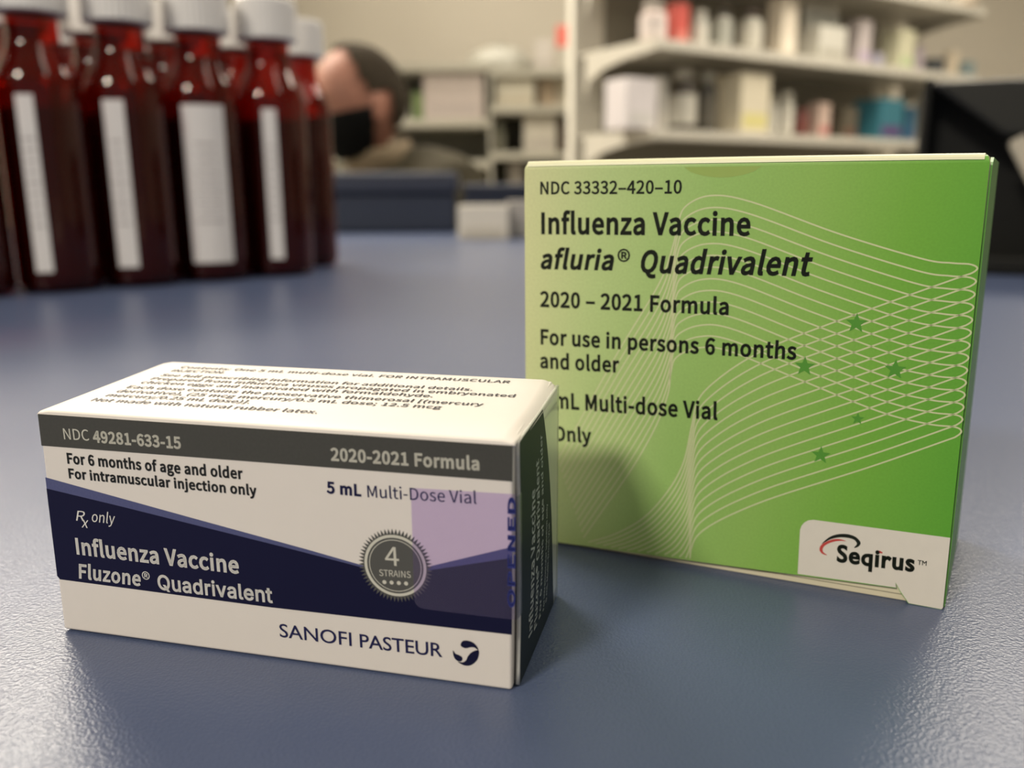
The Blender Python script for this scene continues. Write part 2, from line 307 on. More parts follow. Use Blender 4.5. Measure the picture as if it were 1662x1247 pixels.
  'o': [579, [289, -12, 408, 20, 495, 112, 529, 259, 495, 406, 408, 500, 289, 532, 171, 500, 84, 406, 50, 259, 84, 112, 171, 20], [289, 60, 211, 85, 158, 154, 139, 259, 158, 364, 211, 433, 289, 458, 368, 433, 421, 364, 440, 259, 421, 154, 368, 85]],
  'p': [592, [88, -219, 176, -219, 176, -43, 173, 48, 244, 3, 316, -12, 427, 21, 509, 116, 541, 267, 518, 407, 448, 499, 335, 532, 248, 510, 170, 458, 168, 458, 159, 519, 88, 519], [302, 61, 243, 73, 176, 115, 176, 388, 247, 440, 313, 458, 393, 434, 437, 368, 451, 266, 431, 156, 379, 86]],
  'r': [371, [88, 0, 176, 0, 176, 333, 215, 404, 260, 442, 306, 454, 356, 445, 372, 520, 317, 532, 236, 503, 170, 424, 168, 424, 159, 519, 88, 519]],
  's': [447, [223, -12, 327, 9, 390, 64, 412, 141, 388, 220, 328, 267, 254, 299, 176, 334, 142, 389, 166, 442, 239, 464, 301, 451, 356, 418, 398, 473, 327, 514, 238, 532, 141, 512, 80, 459, 59, 385, 82, 312, 139, 266, 210, 235, 291, 198, 329, 137, 317, 96, 283, 66, 226, 55, 143, 72, 73, 117, 31, 59, 118, 8]],
  't': [360, [250, -12, 347, 7, 329, 73, 270, 58, 223, 70, 197, 104, 190, 158, 190, 448, 331, 448, 331, 519, 190, 519, 190, 665, 117, 665, 108, 519, 26, 514, 26, 448, 103, 448, 103, 160, 117, 69, 163, 9]],
  'u': [580, [240, -12, 333, 13, 411, 81, 414, 81, 420, 0, 493, 0, 493, 519, 406, 519, 406, 151, 337, 84, 265, 63, 210, 77, 178, 122, 168, 201, 168, 519, 80, 519, 80, 190, 97, 79, 150, 11]],
  'v': [498, [200, 0, 302, 0, 485, 519, 399, 519, 301, 223, 253, 71, 248, 71, 201, 223, 103, 519, 12, 519]],
  'w': [766, [170, 0, 271, 0, 345, 278, 380, 429, 385, 429, 420, 280, 495, 0, 601, 0, 741, 519, 657, 519, 582, 219, 550, 74, 545, 74, 509, 219, 428, 519, 343, 519, 262, 219, 227, 74, 223, 74, 192, 219, 115, 519, 26, 519]],
  'x': [476, [14, 0, 106, 0, 176, 121, 228, 214, 233, 214, 289, 121, 366, 0, 461, 0, 290, 262, 448, 519, 357, 519, 293, 405, 247, 318, 243, 318, 192, 405, 122, 519, 28, 519, 185, 270]],
  'y': [498, [96, -223, 184, -199, 247, -135, 290, -44, 485, 519, 400, 519, 307, 231, 265, 84, 260, 84, 208, 231, 103, 519, 12, 519, 221, -1, 209, -40, 164, -120, 93, -152, 53, -143, 35, -213]],
  'z': [454, [33, 0, 426, 0, 426, 71, 143, 71, 417, 472, 417, 519, 63, 519, 63, 448, 307, 448, 33, 47]],
  '®': [452, [225, 341, 326, 368, 398, 441, 426, 551, 398, 661, 326, 734, 225, 761, 125, 734, 52, 661, 25, 551, 52, 441, 125, 368], [225, 379, 144, 401, 88, 461, 67, 551, 88, 640, 144, 701, 225, 723, 306, 701, 363, 640, 384, 551, 363, 461, 306, 401], [148, 445, 192, 445, 192, 520, 235, 520, 273, 445, 322, 445, 272, 534, 301, 557, 312, 593, 287, 646, 229, 662, 148, 662], [192, 554, 192, 626, 222, 626, 256, 616, 266, 590, 254, 563, 219, 554]],
  '–': [512, [44, 239, 468, 239, 468, 298, 44, 298]],
  '™': [679, [110, 391, 172, 391, 172, 664, 279, 664, 279, 721, 3, 721, 3, 664, 110, 664], [331, 391, 391, 391, 391, 538, 383, 649, 388, 649, 465, 441, 515, 441, 593, 649, 597, 649, 590, 538, 590, 391, 648, 391, 648, 721, 571, 721, 522, 598, 493, 513, 488, 513, 459, 598, 409, 721, 331, 721]],
  ' ': [214]},
'I': {'Q': [734, [337, 219, 430, 219, 508, 117, 528, 89, 645, -66, 552, -66, 475, 37, 456, 63], [367, -9, 282, 2, 207, 34, 144, 87, 96, 159, 66, 247, 55, 350, 66, 453, 96, 541, 144, 612, 207, 665, 282, 698, 367, 709, 453, 698, 528, 665, 591, 612, 638, 541, 668, 453, 678, 350, 668, 247, 638, 159, 591, 87, 528, 34, 453, 2], [367, 73, 427, 81, 481, 105, 527, 144, 562, 198, 584, 267, 592, 350, 584, 433, 562, 502, 527, 556, 481, 595, 427, 619, 367, 627, 307, 619, 253, 595, 208, 556, 172, 501, 150, 432, 142, 350, 150, 267, 172, 198, 208, 144, 253, 105, 307, 81]],
  'a': [536, [220, -12, 173, -7, 130, 7, 93, 30, 66, 61, 48, 101, 42, 148, 46, 189, 59, 222, 80, 247, 107, 266, 172, 290, 245, 303, 322, 312, 365, 323, 376, 334, 379, 350, 379, 353, 367, 408, 330, 443, 269, 455, 205, 443, 162, 414, 138, 377, 56, 401, 78, 443, 108, 476, 143, 500, 183, 517, 267, 529, 329, 522, 393, 496, 421, 473, 443, 441, 458, 399, 463, 346, 463, 0, 381, 0, 381, 71, 375, 71, 347, 34, 296, 1], [234, 62, 278, 67, 314, 81, 342, 102, 362, 128, 375, 158, 379, 190, 379, 261, 357, 250, 318, 242, 276, 236, 241, 231, 185, 218, 142, 192, 130, 171, 126, 144, 140, 99, 179, 72]],
  'd': [584, [269, -11, 207, -3, 153, 22, 109, 62, 75, 116, 54, 183, 47, 260, 54, 337, 75, 403, 109, 456, 154, 496, 208, 521, 269, 529, 313, 525, 348, 513, 395, 476, 421, 439, 428, 439, 428, 700, 512, 700, 512, 0, 430, 0, 430, 81, 422, 81, 395, 43, 347, 5, 313, -7], [281, 64, 325, 71, 362, 89, 391, 119, 412, 158, 425, 206, 429, 261, 425, 315, 412, 362, 391, 400, 362, 429, 326, 448, 281, 454, 236, 447, 199, 428, 170, 399, 149, 359, 137, 313, 132, 261, 137, 208, 149, 160, 170, 121, 200, 90, 237, 71]],
  'e': [556, [292, -11, 221, -3, 161, 23, 112, 63, 77, 117, 54, 182, 47, 257, 54, 333, 76, 399, 111, 453, 158, 494, 216, 520, 282, 529, 366, 515, 404, 496, 439, 469, 469, 433, 491, 388, 506, 333, 511, 267, 511, 233, 103, 233, 103, 304, 465, 304, 426, 278, 422, 327, 410, 369, 389, 405, 361, 432, 326, 449, 282, 454, 238, 449, 201, 431, 172, 405, 150, 371, 136, 332, 132, 290, 132, 244, 137, 191, 152, 146, 176, 111, 208, 85, 247, 69, 292, 63, 349, 73, 393, 100, 420, 145, 502, 125, 486, 87, 461, 54, 428, 27, 389, 6, 343, -7]],
  'i': [229, [72, 0, 72, 522, 156, 522, 156, 0], [115, 609, 93, 613, 74, 626, 61, 643, 57, 665, 61, 686, 74, 704, 93, 717, 115, 721, 138, 717, 157, 704, 170, 686, 174, 665, 170, 643, 157, 626, 138, 613]],
  'l': [260, [192, -3, 139, 4, 102, 28, 80, 65, 72, 116, 72, 700, 156, 700, 156, 136, 165, 86, 179, 75, 201, 71, 221, 72, 233, 75, 249, 4, 222, -1]],
  'n': [564, [156, 312, 156, 0, 72, 0, 72, 522, 154, 522, 154, 396, 141, 396, 170, 457, 209, 498, 257, 521, 313, 529, 363, 524, 406, 507, 442, 480, 469, 441, 486, 392, 491, 331, 491, 0, 407, 0, 407, 324, 399, 378, 376, 419, 338, 444, 289, 453, 253, 449, 221, 437, 194, 417, 174, 389, 161, 354]],
  'r': [357, [72, 0, 72, 522, 154, 522, 154, 442, 159, 442, 179, 477, 210, 505, 249, 523, 293, 529, 315, 529, 335, 528, 335, 443, 316, 446, 285, 448, 250, 444, 219, 433, 193, 415, 173, 390, 161, 360, 156, 326, 156, 0]],
  't': [313, [280, 522, 280, 450, 9, 450, 9, 522], [89, 648, 173, 648, 173, 134, 177, 105, 187, 84, 206, 73, 234, 69, 255, 70, 278, 74, 293, 2, 264, -4, 232, -6, 172, 3, 127, 29, 99, 71, 89, 128]],
  'u': [564, [251, -7, 201, -2, 158, 15, 122, 42, 95, 81, 78, 130, 72, 191, 72, 522, 156, 522, 156, 198, 164, 144, 188, 103, 226, 78, 275, 69, 311, 73, 343, 85, 369, 105, 390, 133, 403, 168, 407, 210, 407, 522, 491, 522, 491, 0, 410, 0, 410, 126, 423, 126, 393, 64, 354, 23, 306, 1]],
  'v': [536, [224, 0, 24, 522, 116, 522, 227, 213, 257, 120, 283, 29, 253, 29, 279, 120, 308, 213, 420, 522, 511, 522, 311, 0]],
  ' ': [258]},
'G': {'4': [513, [409, 709, 365, 709, 11, 276, 11, 230, 308, 230, 308, 0, 409, 0, 409, 230, 483, 230, 483, 320, 409, 320], [306, 519, 308, 519, 308, 320, 146, 320]],
  '5': [513, [415, 700, 104, 700, 104, 336, 207, 345, 284, 321, 332, 275, 349, 212, 337, 164, 306, 124, 260, 96, 204, 86, 153, 92, 102, 109, 51, 138, 51, 34, 136, 1, 221, -9, 312, 8, 385, 54, 432, 125, 450, 215, 432, 305, 382, 376, 301, 422, 195, 434, 195, 610, 415, 610]],
  'A': [685, [372, 704, 301, 704, 0, 0, 103, 0, 191, 206, 489, 206, 582, 0, 685, 0], [335, 550, 448, 297, 230, 297]],
  'E': [513, [474, 700, 77, 700, 77, 0, 483, 0, 483, 90, 178, 90, 178, 308, 464, 308, 464, 398, 178, 398, 178, 610, 474, 610]],
  'F': [481, [452, 700, 78, 700, 78, 0, 179, 0, 179, 325, 452, 325, 452, 416, 179, 416, 179, 610, 452, 610]],
  'I': [257, [179, 700, 78, 700, 78, 0, 179, 0]],
  'M': [802, [728, 700, 634, 700, 401, 413, 169, 700, 75, 700, 75, 0, 176, 0, 176, 545, 178, 545, 393, 274, 410, 274, 625, 545, 627, 545, 627, 0, 728, 0]],
  'N': [802, [725, 700, 630, 700, 630, 158, 156, 700, 76, 700, 76, 0, 170, 0, 170, 539, 638, 0, 725, 0]],
  'O': [845, [46, 350, 72, 214, 147, 99, 265, 20, 420, -9, 579, 20, 698, 100, 773, 214, 799, 350, 772, 488, 697, 603, 578, 681, 422, 709, 267, 680, 149, 602, 73, 488], [150, 350, 170, 457, 227, 541, 314, 597, 422, 617, 531, 597, 617, 541, 674, 457, 695, 350, 674, 244, 617, 159, 531, 103, 422, 83, 314, 103, 227, 159, 170, 244]],
  'P': [523, [72, 700, 72, 0, 172, 0, 172, 303, 277, 303, 382, 318, 456, 360, 499, 422, 513, 499, 500, 577, 459, 641, 390, 684, 290, 700], [172, 610, 290, 610, 348, 600, 384, 576, 404, 541, 410, 503, 401, 456, 376, 422, 337, 400, 286, 393, 172, 393]],
  'R': [620, [79, 700, 79, 0, 180, 0, 180, 304, 222, 304, 272, 294, 330, 249, 407, 144, 500, 0, 620, 0, 524, 139, 474, 218, 425, 283, 368, 333, 432, 372, 472, 430, 485, 504, 469, 586, 424, 647, 351, 686, 256, 700], [180, 614, 244, 614, 307, 607, 349, 586, 374, 552, 382, 508, 376, 466, 354, 429, 311, 404, 244, 394, 180, 394]],
  'S': [470, [410, 660, 359, 687, 307, 704, 254, 709, 166, 696, 99, 659, 56, 600, 41, 522, 88, 407, 192, 328, 297, 259, 344, 169, 332, 129, 294, 95, 230, 81, 163, 93, 101, 127, 45, 183, 45, 55, 105, 19, 170, -2, 241, -9, 319, 5, 382, 45, 422, 105, 437, 181, 390, 311, 286, 391, 182, 455, 134, 536, 149, 579, 188, 608, 245, 619, 296, 613, 351, 590, 410, 546]],
  'T': [620, [602, 700, 17, 700, 17, 610, 260, 610, 260, 0, 360, 0, 360, 610, 602, 610]],
  'U': [727, [665, 700, 565, 700, 565, 293, 561, 232, 548, 181, 520, 140, 481, 111, 426, 91, 356, 83, 299, 90, 249, 109, 205, 143, 180, 177, 167, 221, 163, 286, 163, 700, 63, 700, 63, 265, 87, 141, 153, 56, 246, 7, 354, -9, 491, 11, 588, 69, 646, 158, 665, 275]],
  'e': [492, [450, 133, 396, 104, 343, 85, 288, 78, 229, 87, 183, 113, 151, 156, 133, 217, 458, 217, 444, 328, 404, 407, 340, 454, 258, 470, 170, 453, 102, 405, 58, 332, 42, 236, 57, 144, 100, 66, 170, 11, 266, -9, 336, -3, 395, 15, 450, 45], [135, 277, 158, 339, 199, 378, 260, 391, 316, 377, 353, 338, 367, 277]],
  'i': [225, [158, 461, 67, 461, 67, 0, 158, 0], [167, 600, 160, 628, 140, 647, 113, 655, 86, 647, 66, 628, 59, 600, 66, 573, 86, 554, 113, 546, 140, 554, 160, 573]],
  'q': [513, [363, -236, 455, -236, 455, 461, 286, 461, 158, 435, 82, 372, 46, 295, 37, 227, 54, 131, 103, 57, 177, 8, 271, -9, 314, -5, 363, 7], [363, 379, 363, 88, 321, 73, 277, 68, 218, 80, 172, 114, 141, 165, 130, 228, 144, 296, 178, 343, 226, 370, 280, 379]],
  'r': [406, [71, 461, 71, 0, 162, 0, 162, 241, 177, 313, 217, 364, 274, 383, 314, 370, 359, 338, 407, 417, 370, 447, 334, 464, 298, 470, 254, 458, 210, 421, 164, 355, 162, 355, 162, 461]],
  's': [395, [333, 432, 263, 461, 197, 470, 134, 461, 86, 437, 56, 397, 45, 345, 79, 267, 153, 211, 227, 167, 261, 123, 251, 95, 227, 78, 193, 71, 151, 77, 99, 97, 42, 131, 42, 33, 123, 0, 202, -9, 263, 1, 311, 28, 343, 71, 354, 126, 344, 170, 311, 210, 250, 256, 185, 296, 150, 325, 139, 348, 146, 370, 167, 385, 199, 390, 259, 379, 333, 342]],
  'u': [513, [449, 0, 449, 461, 357, 461, 357, 131, 325, 96, 287, 74, 247, 67, 195, 79, 164, 113, 153, 168, 153, 461, 62, 461, 62, 174, 73, 96, 106, 39, 156, 3, 221, -9, 268, -1, 315, 23, 357, 59, 357, 0]],
  ' ': [285]}}
_gc = {}
def glyph(font, ch):
    k = (font, ch)
    if k not in _gc:
        g = GLYPHS[font].get(ch) or GLYPHS['S'][ch]
        loops = [list(zip(n[0::2], n[1::2])) for n in g[1:]]
        _gc[k] = (float(g[0]), loops)
    return _gc[k]

def ring(loop, w):
    """mitred band of width w along a closed outline, thickens the letter"""
    n = len(loop); o1 = []; o2 = []
    for i in range(n):
        p = Vector(loop[i]); a = Vector(loop[i-1]); b = Vector(loop[(i+1) % n])
        d1 = (p - a); d2 = (b - p)
        if d1.length < 1e-6 or d2.length < 1e-6: d1 = d2 = (b - a)
        d1.normalize(); d2.normalize()
        n1 = Vector((-d1.y, d1.x)); n2 = Vector((-d2.y, d2.x))
        m = n1 + n2
        if m.length < 0.35: m = n1
        m.normalize()
        k = min(1.6, 1 / max(0.5, m.dot(n1)))
        o1.append(p + m * w * 0.5 * k); o2.append(p - m * w * 0.5 * k)
    return o1, o2

def fill(bm, loops, place):
    vecs = [[Vector((x, y, 0)) for x, y in lo] for lo in loops]
    flat = [bm.verts.new(place(p.x, p.y)) for lo in vecs for p in lo]
    for t in tessellate_polygon(vecs):
        try: bm.faces.new([flat[i] for i in t])
        except ValueError: pass

def depth_of(loops, i):
    x, y = loops[i][0]
    c = 0
    for j, lo in enumerate(loops):
        if j == i: continue
        ins = False
        for k in range(len(lo)):
            (x1, y1), (x2, y2) = lo[k-1], lo[k]
            if (y1 > y) != (y2 > y) and x < (x2-x1)*(y-y1)/(y2-y1) + x1: ins = not ins
        c += ins
    return c

def letters(bm, txt, font, place2, x0, y0, x1, y1, cap, stroke=0, slant=0):
    """sets txt between (x0,y0) and (x1,y1) on the baseline, cap height cap"""
    pen = 0; gl = []; lo_x, hi_x = 1e9, -1e9
    for ch in txt:
        adv, loops = glyph(font, ch)
        L = [[(px + pen + slant*py, py) for px, py in l] for l in loops]
        for l in L:
            for px, _ in l: lo_x = min(lo_x, px); hi_x = max(hi_x, px)
        gl.append(L); pen += adv + stroke*0.6
    lo_x -= stroke/2; hi_x += stroke/2
    D = Vector((x1-x0, y1-y0)); W = D.length; D.normalize(); N = Vector((-D.y, D.x))
    sx = W/(hi_x-lo_x); sy = cap/700
    def pl(px, py):
        q = Vector((x0, y0)) + D*((px-lo_x)*sx) + N*(py*sy)
        return place2(q.x, q.y)
    for L in gl:
        dep = [depth_of(L, i) for i in range(len(L))]
        for i, l in enumerate(L):
            if dep[i] % 2 == 0:
                holes = [L[j] for j in range(len(L)) if dep[j] == dep[i]+1 and depth_of([l, L[j]], 1) == 1]
                fill(bm, [l] + holes, pl)
            if stroke:
                o1, o2 = ring(l, stroke)
                v1 = [bm.verts.new(pl(*p)) for p in o1]; v2 = [bm.verts.new(pl(*p)) for p in o2]
                n = len(l)
                for k in range(n): bm.faces.new((v1[k-1], v1[k], v2[k], v2[k-1]))

def printed(name, bm, material, parent, label=None, nrm=None):
    me = bpy.data.meshes.new(name)
    if nrm is not None:
        for f in bm.faces: 
            f.normal_update()
            if f.normal.dot(nrm) < 0: f.normal_flip()
    bm.to_mesh(me); bm.free(); me.materials.append(material)
    o = link(name, me, parent)
    if label: o['label'] = label
    return o

def spline(pts, k=8):
    P = [Vector(p) for p in pts]; out = []
    for i in range(len(P)-1):
        a = P[max(i-1, 0)]; b = P[i]; c = P[i+1]; d = P[min(i+2, len(P)-1)]
        for j in range(k):
            t = j/k
            out.append(0.5*((2*b) + (c-a)*t + (2*a-5*b+4*c-d)*t*t + (3*b-a-3*c+d)*t**3))
    out.append(P[-1]); return out

def strip(bm, pts, w, place):
    n = len(pts); L = []; R_ = []
    for i in range(n):
        d = pts[min(i+1, n-1)] - pts[max(i-1, 0)]
        if d.length < 1e-9: d = Vector((1, 0))
        d.normalize(); nn = Vector((-d.y, d.x)) * w * 0.5
        L.append(bm.verts.new(place(*(pts[i]+nn)))); R_.append(bm.verts.new(place(*(pts[i]-nn))))
    for i in range(n-1): bm.faces.new((L[i], L[i+1], R_[i+1], R_[i]))

FRONT = Vector((0, -1, 0))
def front(eps): return lambda u, v: (u*MM, -eps*MM, v*MM)

# ------------------------------------------------------------------ the setting
WALL = mat('beige_wall_paint', (0.58, 0.535, 0.45), rough=0.85, spec=0.2, var=0.03, scale=2)
def struct(name, bm, m, **k):
    o = obj(name, bm, m, **k); o['kind'] = 'structure'; return o
X0, X1, Y0, Y1 = -2.6, 3.4, -2.4, 4.25
struct('floor', boxbm(X0, X1, Y0, Y1, FLOOR_Z-0.05, FLOOR_Z), mat('floor_vinyl', (0.42, 0.40, 0.36), rough=0.5, var=0.06, scale=6))
struct('ceiling', boxbm(X0, X1, Y0, Y1, CEIL_Z, CEIL_Z+0.05), mat('ceiling_tile', (0.70, 0.67, 0.58), rough=0.9, var=0.03, scale=20))
struct('wall_back', boxbm(X0, X1, Y1, Y1+0.08, FLOOR_Z, CEIL_Z), WALL)
struct('wall_left', boxbm(X0-0.08, X0, Y0, Y1, FLOOR_Z, CEIL_Z), WALL)
struct('wall_right', boxbm(X1, X1+0.08, Y0, Y1, FLOOR_Z, CEIL_Z), WALL)
bm = bmesh.new()
box(bm, -2.0, 2.0, -0.22, 0.22, -0.06, 0.06, Matrix.Translation((-0.9, 3.4, 1.02)) @ Matrix.Rotation(math.radians(-28), 4, 'Z') @ Matrix.Rotation(math.radians(0), 4, 'Y'))
# dropped beam under the ceiling at the left
bm.free()
bm = bmesh.new()
box(bm, X0+0.01, -0.62, 2.9, 3.5, 0.94, CEIL_Z-0.005)
struct('trim_1', bm, mat('soffit_paint', (0.42, 0.36, 0.27), rough=0.85, spec=0.2, var=0.03, scale=3))

def ceiling_light(i, x, y, sx, sy, w, turn=0):
    where = ['front left above the cartons', 'back left above the person', 'right above the end of the counter', 'near the back wall behind the person', 'running long above the counter'][i]
    t = thing('ceiling_light', 'flat white ceiling light panel at the ' + where if i < 3 else 'flat white ceiling light panel ' + where, 'ceiling light', (x, y, CEIL_Z-0.001), math.radians(turn), 'ceiling light panels')
    f = bmesh.new()
    for a in ((-sx/2-.03, sx/2+.03, -sy/2-.03, -sy/2), (-sx/2-.03, sx/2+.03, sy/2, sy/2+.03), (-sx/2-.03, -sx/2, -sy/2, sy/2), (sx/2, sx/2+.03, -sy/2, sy/2)):
        box(f, *a, -0.03, 0)
    obj('frame', f, mat('lamp_frame', (0.8, 0.8, 0.78), rough=0.4), t)
    ld = bpy.data.lights.new('lamp', 'AREA'); ld.shape = 'RECTANGLE'; ld.size = sx; ld.size_y = sy
    ld.energy = w; ld.color = WARM
    lo = bpy.data.objects.new('lamp', ld); COL.objects.link(lo); lo.parent = t; lo.location = (0, 0, -0.028)
for i, L in enumerate(LAMPS): ceiling_light(i, *L)

# ------------------------------------------------------------------ the counter
LAM = mat_counter()
t = thing('counter', 'slate blue laminate counter with a fine pebbled surface under the cartons', 'counter', (0, 0, FLOOR_Z))
cz = -FLOOR_Z
def rounded_slab(x0, x1, y0, y1, r, z0, z1):
    bm = bmesh.new(); pts = []
    for cx, cy, a0 in ((x1-r, y1-r, 0), (x0+r, y1-r, 90), (x0+r, y0+r, 180), (x1-r, y0+r, 270)):
        for k in range(7):
            a = math.radians(a0 + k*15); pts.append((cx + r*math.cos(a), cy + r*math.sin(a)))
    lo = [bm.verts.new((x, y, z0)) for x, y in pts]; hi = [bm.verts.new((x, y, z1)) for x, y in pts]
    bm.faces.new(hi); bm.faces.new(lo[::-1])
    for k in range(len(pts)): bm.faces.new((lo[k-1], lo[k], hi[k], hi[k-1]))
    return bm
obj('countertop', rounded_slab(-1.15, 1.15, -0.40, 1.36, 0.10, cz-0.035, cz), LAM, t, bevel=0.006, seg=3)
obj('cabinet', boxbm(-1.05, 1.05, -0.30, 1.26, 0.0, cz-0.0352), mat('cabinet_laminate', (0.045, 0.06, 0.10), rough=0.5), t)

# ------------------------------------------------------------------ small white carton, navy print
A = thing('vaccine_carton', 'small white carton lying in front, navy and grey printed face and purple seal tape', 'carton', (-0.0629618, 0.1095274, 0.0), math.radians(-13.72583))
AW, AD = 64.6, 27.0
def ztop(d): return 32.0 + 1.4*d/AD
bm = bmesh.new()
vs = [(0.0,0.0,0.25),(AW,0.0,0.05),(AW-.3,AD,0.1),(0.6,AD,0.1),(0.35,0,31.75),(AW+.3,0,31.75),(AW-.3,AD,ztop(AD)-.3),(0.8,AD,ztop(AD)-.3)]
# slight belly to the printed face keeps it flat; only the height changes to the back
vv = [bm.verts.new(Vector(p)*MM) for p in vs]
for f in [(0,3,2,1),(4,5,6,7),(0,1,5,4),(1,2,6,5),(2,3,7,6),(3,0,4,7)]: bm.faces.new([vv[i] for i in f])
obj('box_body', bm, BOARD, A, bevel=0.00035, seg=3)

# lid: folded top with a crease near each end and a curled right rim
bm = bmesh.new(); NU, ND = 40, 14
def lid_pt(s, d):
    # s 0..1 along the length, d 0..AD to the back
    uL = 0.25 + 0.5*d/AD
    uR = 65.15 + 0.55*math.sin(PI*min(1, d/AD)) - 0.35*d/AD
    u = uL + (uR-uL)*s
    z = ztop(d)
    if u - uL < 1.6: z -= 0.30*(1-(u-uL)/1.6)
    if uR - u < 1.9: z -= 0.85*(1-(uR-u)/1.9)**1.5*(0.35+0.65*min(1, d/6))
    if d < 0.7: z -= 0.30*(1-d/0.7)**2
    if d > AD-0.7: z -= 0.25*(1-(AD-d)/0.7)**2
    z += 0.10*math.sin(PI*s)*math.sin(PI*d/AD)
    return u, d, z
ss = [0, .008, .016, .0245] + [.024 + (0.968-.024)*i/26 for i in range(1, 27)] + [.975, .982, .988, .994, 1.0]
dd = [0, .2, .45, .7] + [.7+(AD-1.4)*i/12 for i in range(1, 13)] + [AD-.4, AD-.2, AD]
g = [[bm.verts.new(Vector(lid_pt(s, d))*MM) for d in dd] for s in ss]
for i in range(len(ss)-1):
    for j in range(len(dd)-1): bm.faces.new((g[i][j], g[i+1][j], g[i+1][j+1], g[i][j+1]))
o = obj('top_panel', bm, BOARD, A, smooth=True)
m = o.modifiers.new('thick', 'SOLIDIFY'); m.thickness = 0.00035; m.offset = -1

# right end: bowed flap with raw white edges, navy print, clear tape gloss
END_BOARD = mat('end_board', (0.60, 0.60, 0.56), rough=0.35, spec=0.4, coat=1.0, coat_rough=0.10)
END_NAVY = mat('end_navy', (0.012, 0.018, 0.032), rough=0.5, spec=0.22)
def end_u(d, z): return 65.35 + 0.45*math.sin(PI*min(1, max(0, d/26)))*math.sin(PI*min(1, max(0, z/33)))
bm = bmesh.new()
def end_front(z):
    # front edge of the flap stands back from the corner, most in the middle
    return 1.0 + 0.5*math.sin(PI*z/32)
zs = [0.3 + 31.2*i/16 for i in range(17)]; ts = [i/14 for i in range(15)]
g = []
for z in zs:
    row = []
    for tt in ts:
        d0 = end_front(z); d = d0 + (26.2-d0)*tt
        row.append(bm.verts.new(Vector((end_u(d, z), d, z + (1.3*d/AD)*z/32))*MM))
    g.append(row)
for i in range(16):
    for j in range(14): bm.faces.new((g[i][j], g[i][j+1], g[i+1][j+1], g[i+1][j]))
o = obj('end_flap', bm, END_BOARD, A, smooth=True)
m = o.modifiers.new('thick', 'SOLIDIFY'); m.thickness = 0.0005; m.offset = -1
bm = bmesh.new(); g = []
def navy_back(z): return 14.0 + (22.8-14.0)*((31.8-z)/31.5)**0.8
for z in zs:
    row = []
    for tt in ts:
        d0 = end_front(z) + 0.12; d = d0 + (navy_back(z)-d0)*tt
        row.append(bm.verts.new(Vector((end_u(d, z)+0.03, d, z + (1.3*d/AD)*z/32))*MM))
    g.append(row)
for i in range(16):
    for j in range(14): bm.faces.new((g[i][j], g[i][j+1], g[i+1][j+1], g[i+1][j]))
printed('navy_print', bm, END_NAVY, A, 'navy printed end of the carton', Vector((1, 0, 0)))
def endpl(eps): return lambda a, b: ((end_u(-b, a) + eps)*MM, -b*MM, (a + (-1.3*b/AD)*a/32)*MM)
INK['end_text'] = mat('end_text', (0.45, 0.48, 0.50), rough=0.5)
INK['end_grey'] = mat('end_grey', (0.10, 0.12, 0.10), rough=0.5)
for txt, za, da, zb, db, cap, st in [('Influenza Vaccine', 4.1, 6.4, 23.2, 7.3, 1.9, 40), ('Fluzone® Quadrivalent', 3.5, 9.4, 26.2, 9.9, 1.6, 40),
                            ('For 6 months of age and older', 3.6, 12.1, 28.7, 12.5, 1.15, 30), ('For intramuscular injection only', 3.4, 14.6, 18.3, 15.3, 0.9, 20), ('5 mL Multi-Dose Vial', 3.7, 16.4, 14.9, 17.1, 0.9, 20)]:
    bm = bmesh.new(); letters(bm, txt, 'S', endpl(0.06), za, -(da+cap/2), zb, -(db+cap/2), cap, st)
    # text climbs the end: its top faces the front edge
    printed('end_text', bm, INK['end_text'], A, None, Vector((1, 0, 0)))

# printed face
def shape(name, loops, eps, material, parent, label=None):
    bm = bmesh.new()
    for lo in loops: fill(bm, lo if isinstance(lo[0][0], (tuple, list)) else [lo], front(eps))
    return printed(name, bm, material, parent, label, FRONT)
shape('grey_bar', [[(0.36, 31.45), (0.30, 27.08), (AW+.22, 27.08), (AW+.27, 31.42)]], 0.02, INK['print_grey'], A, 'dark grey printed bar')
shape('pale_blue_band', [[(0.24, 22.65), (22, 18.82), (38.32, 16.0), (47.2, 14.35), (48.5, 13.4), (30, 16.5), (0.22, 20.6)],
                         [(51, 13.6), (54.6, 15.5), (AW+.17, 19.0), (AW+.15, 17.0), (54, 14.3)]], 0.02, INK['print_band'], A, 'blue halftone band')
shape('navy_field', [[(0.20, 21.06), (11.92, 19.43), (34.92, 16.03), (44, 14.62), (50, 13.6), (54.76, 15.02), (AW+.14, 17.6), (AW+.06, 7.6), (32, 7.42), (0.45, 7.85), (0.08, 8.3)]], 0.03, INK['print_navy'], A, 'navy printed field')
# round seal
SX, SY = 49.95, 15.05
def circ(r, n=48, cx=SX, cy=SY): return [(cx + r*math.cos(2*PI*i/n), cy + r*math.sin(2*PI*i/n)) for i in range(n)]
star = []
for k in range(120):
    r = 4.85 if k % 2 else 4.12
    a = 2*PI*k/120; star.append((SX + r*math.cos(a), SY + r*math.sin(a)))
seal = shape('seal_badge', [star], 0.04, mat('seal_grey', (0.085, 0.085, 0.078), rough=0.5), A, 'grey sawtooth round badge')
bm = bmesh.new(); fill(bm, [circ(4.05), circ(3.68)], front(0.05)); fill(bm, [circ(3.42), circ(3.33)], front(0.05))
printed('badge_ring', bm, INK['print_pale'], seal, 'pale double ring', FRONT)
bm = bmesh.new()
for cx, cy in [(48.45, 12.72), (49.4, 12.76), (50.35, 12.8), (51.3, 12.84)]: fill(bm, [circ(0.27, 16, cx, cy)], front(0.05))
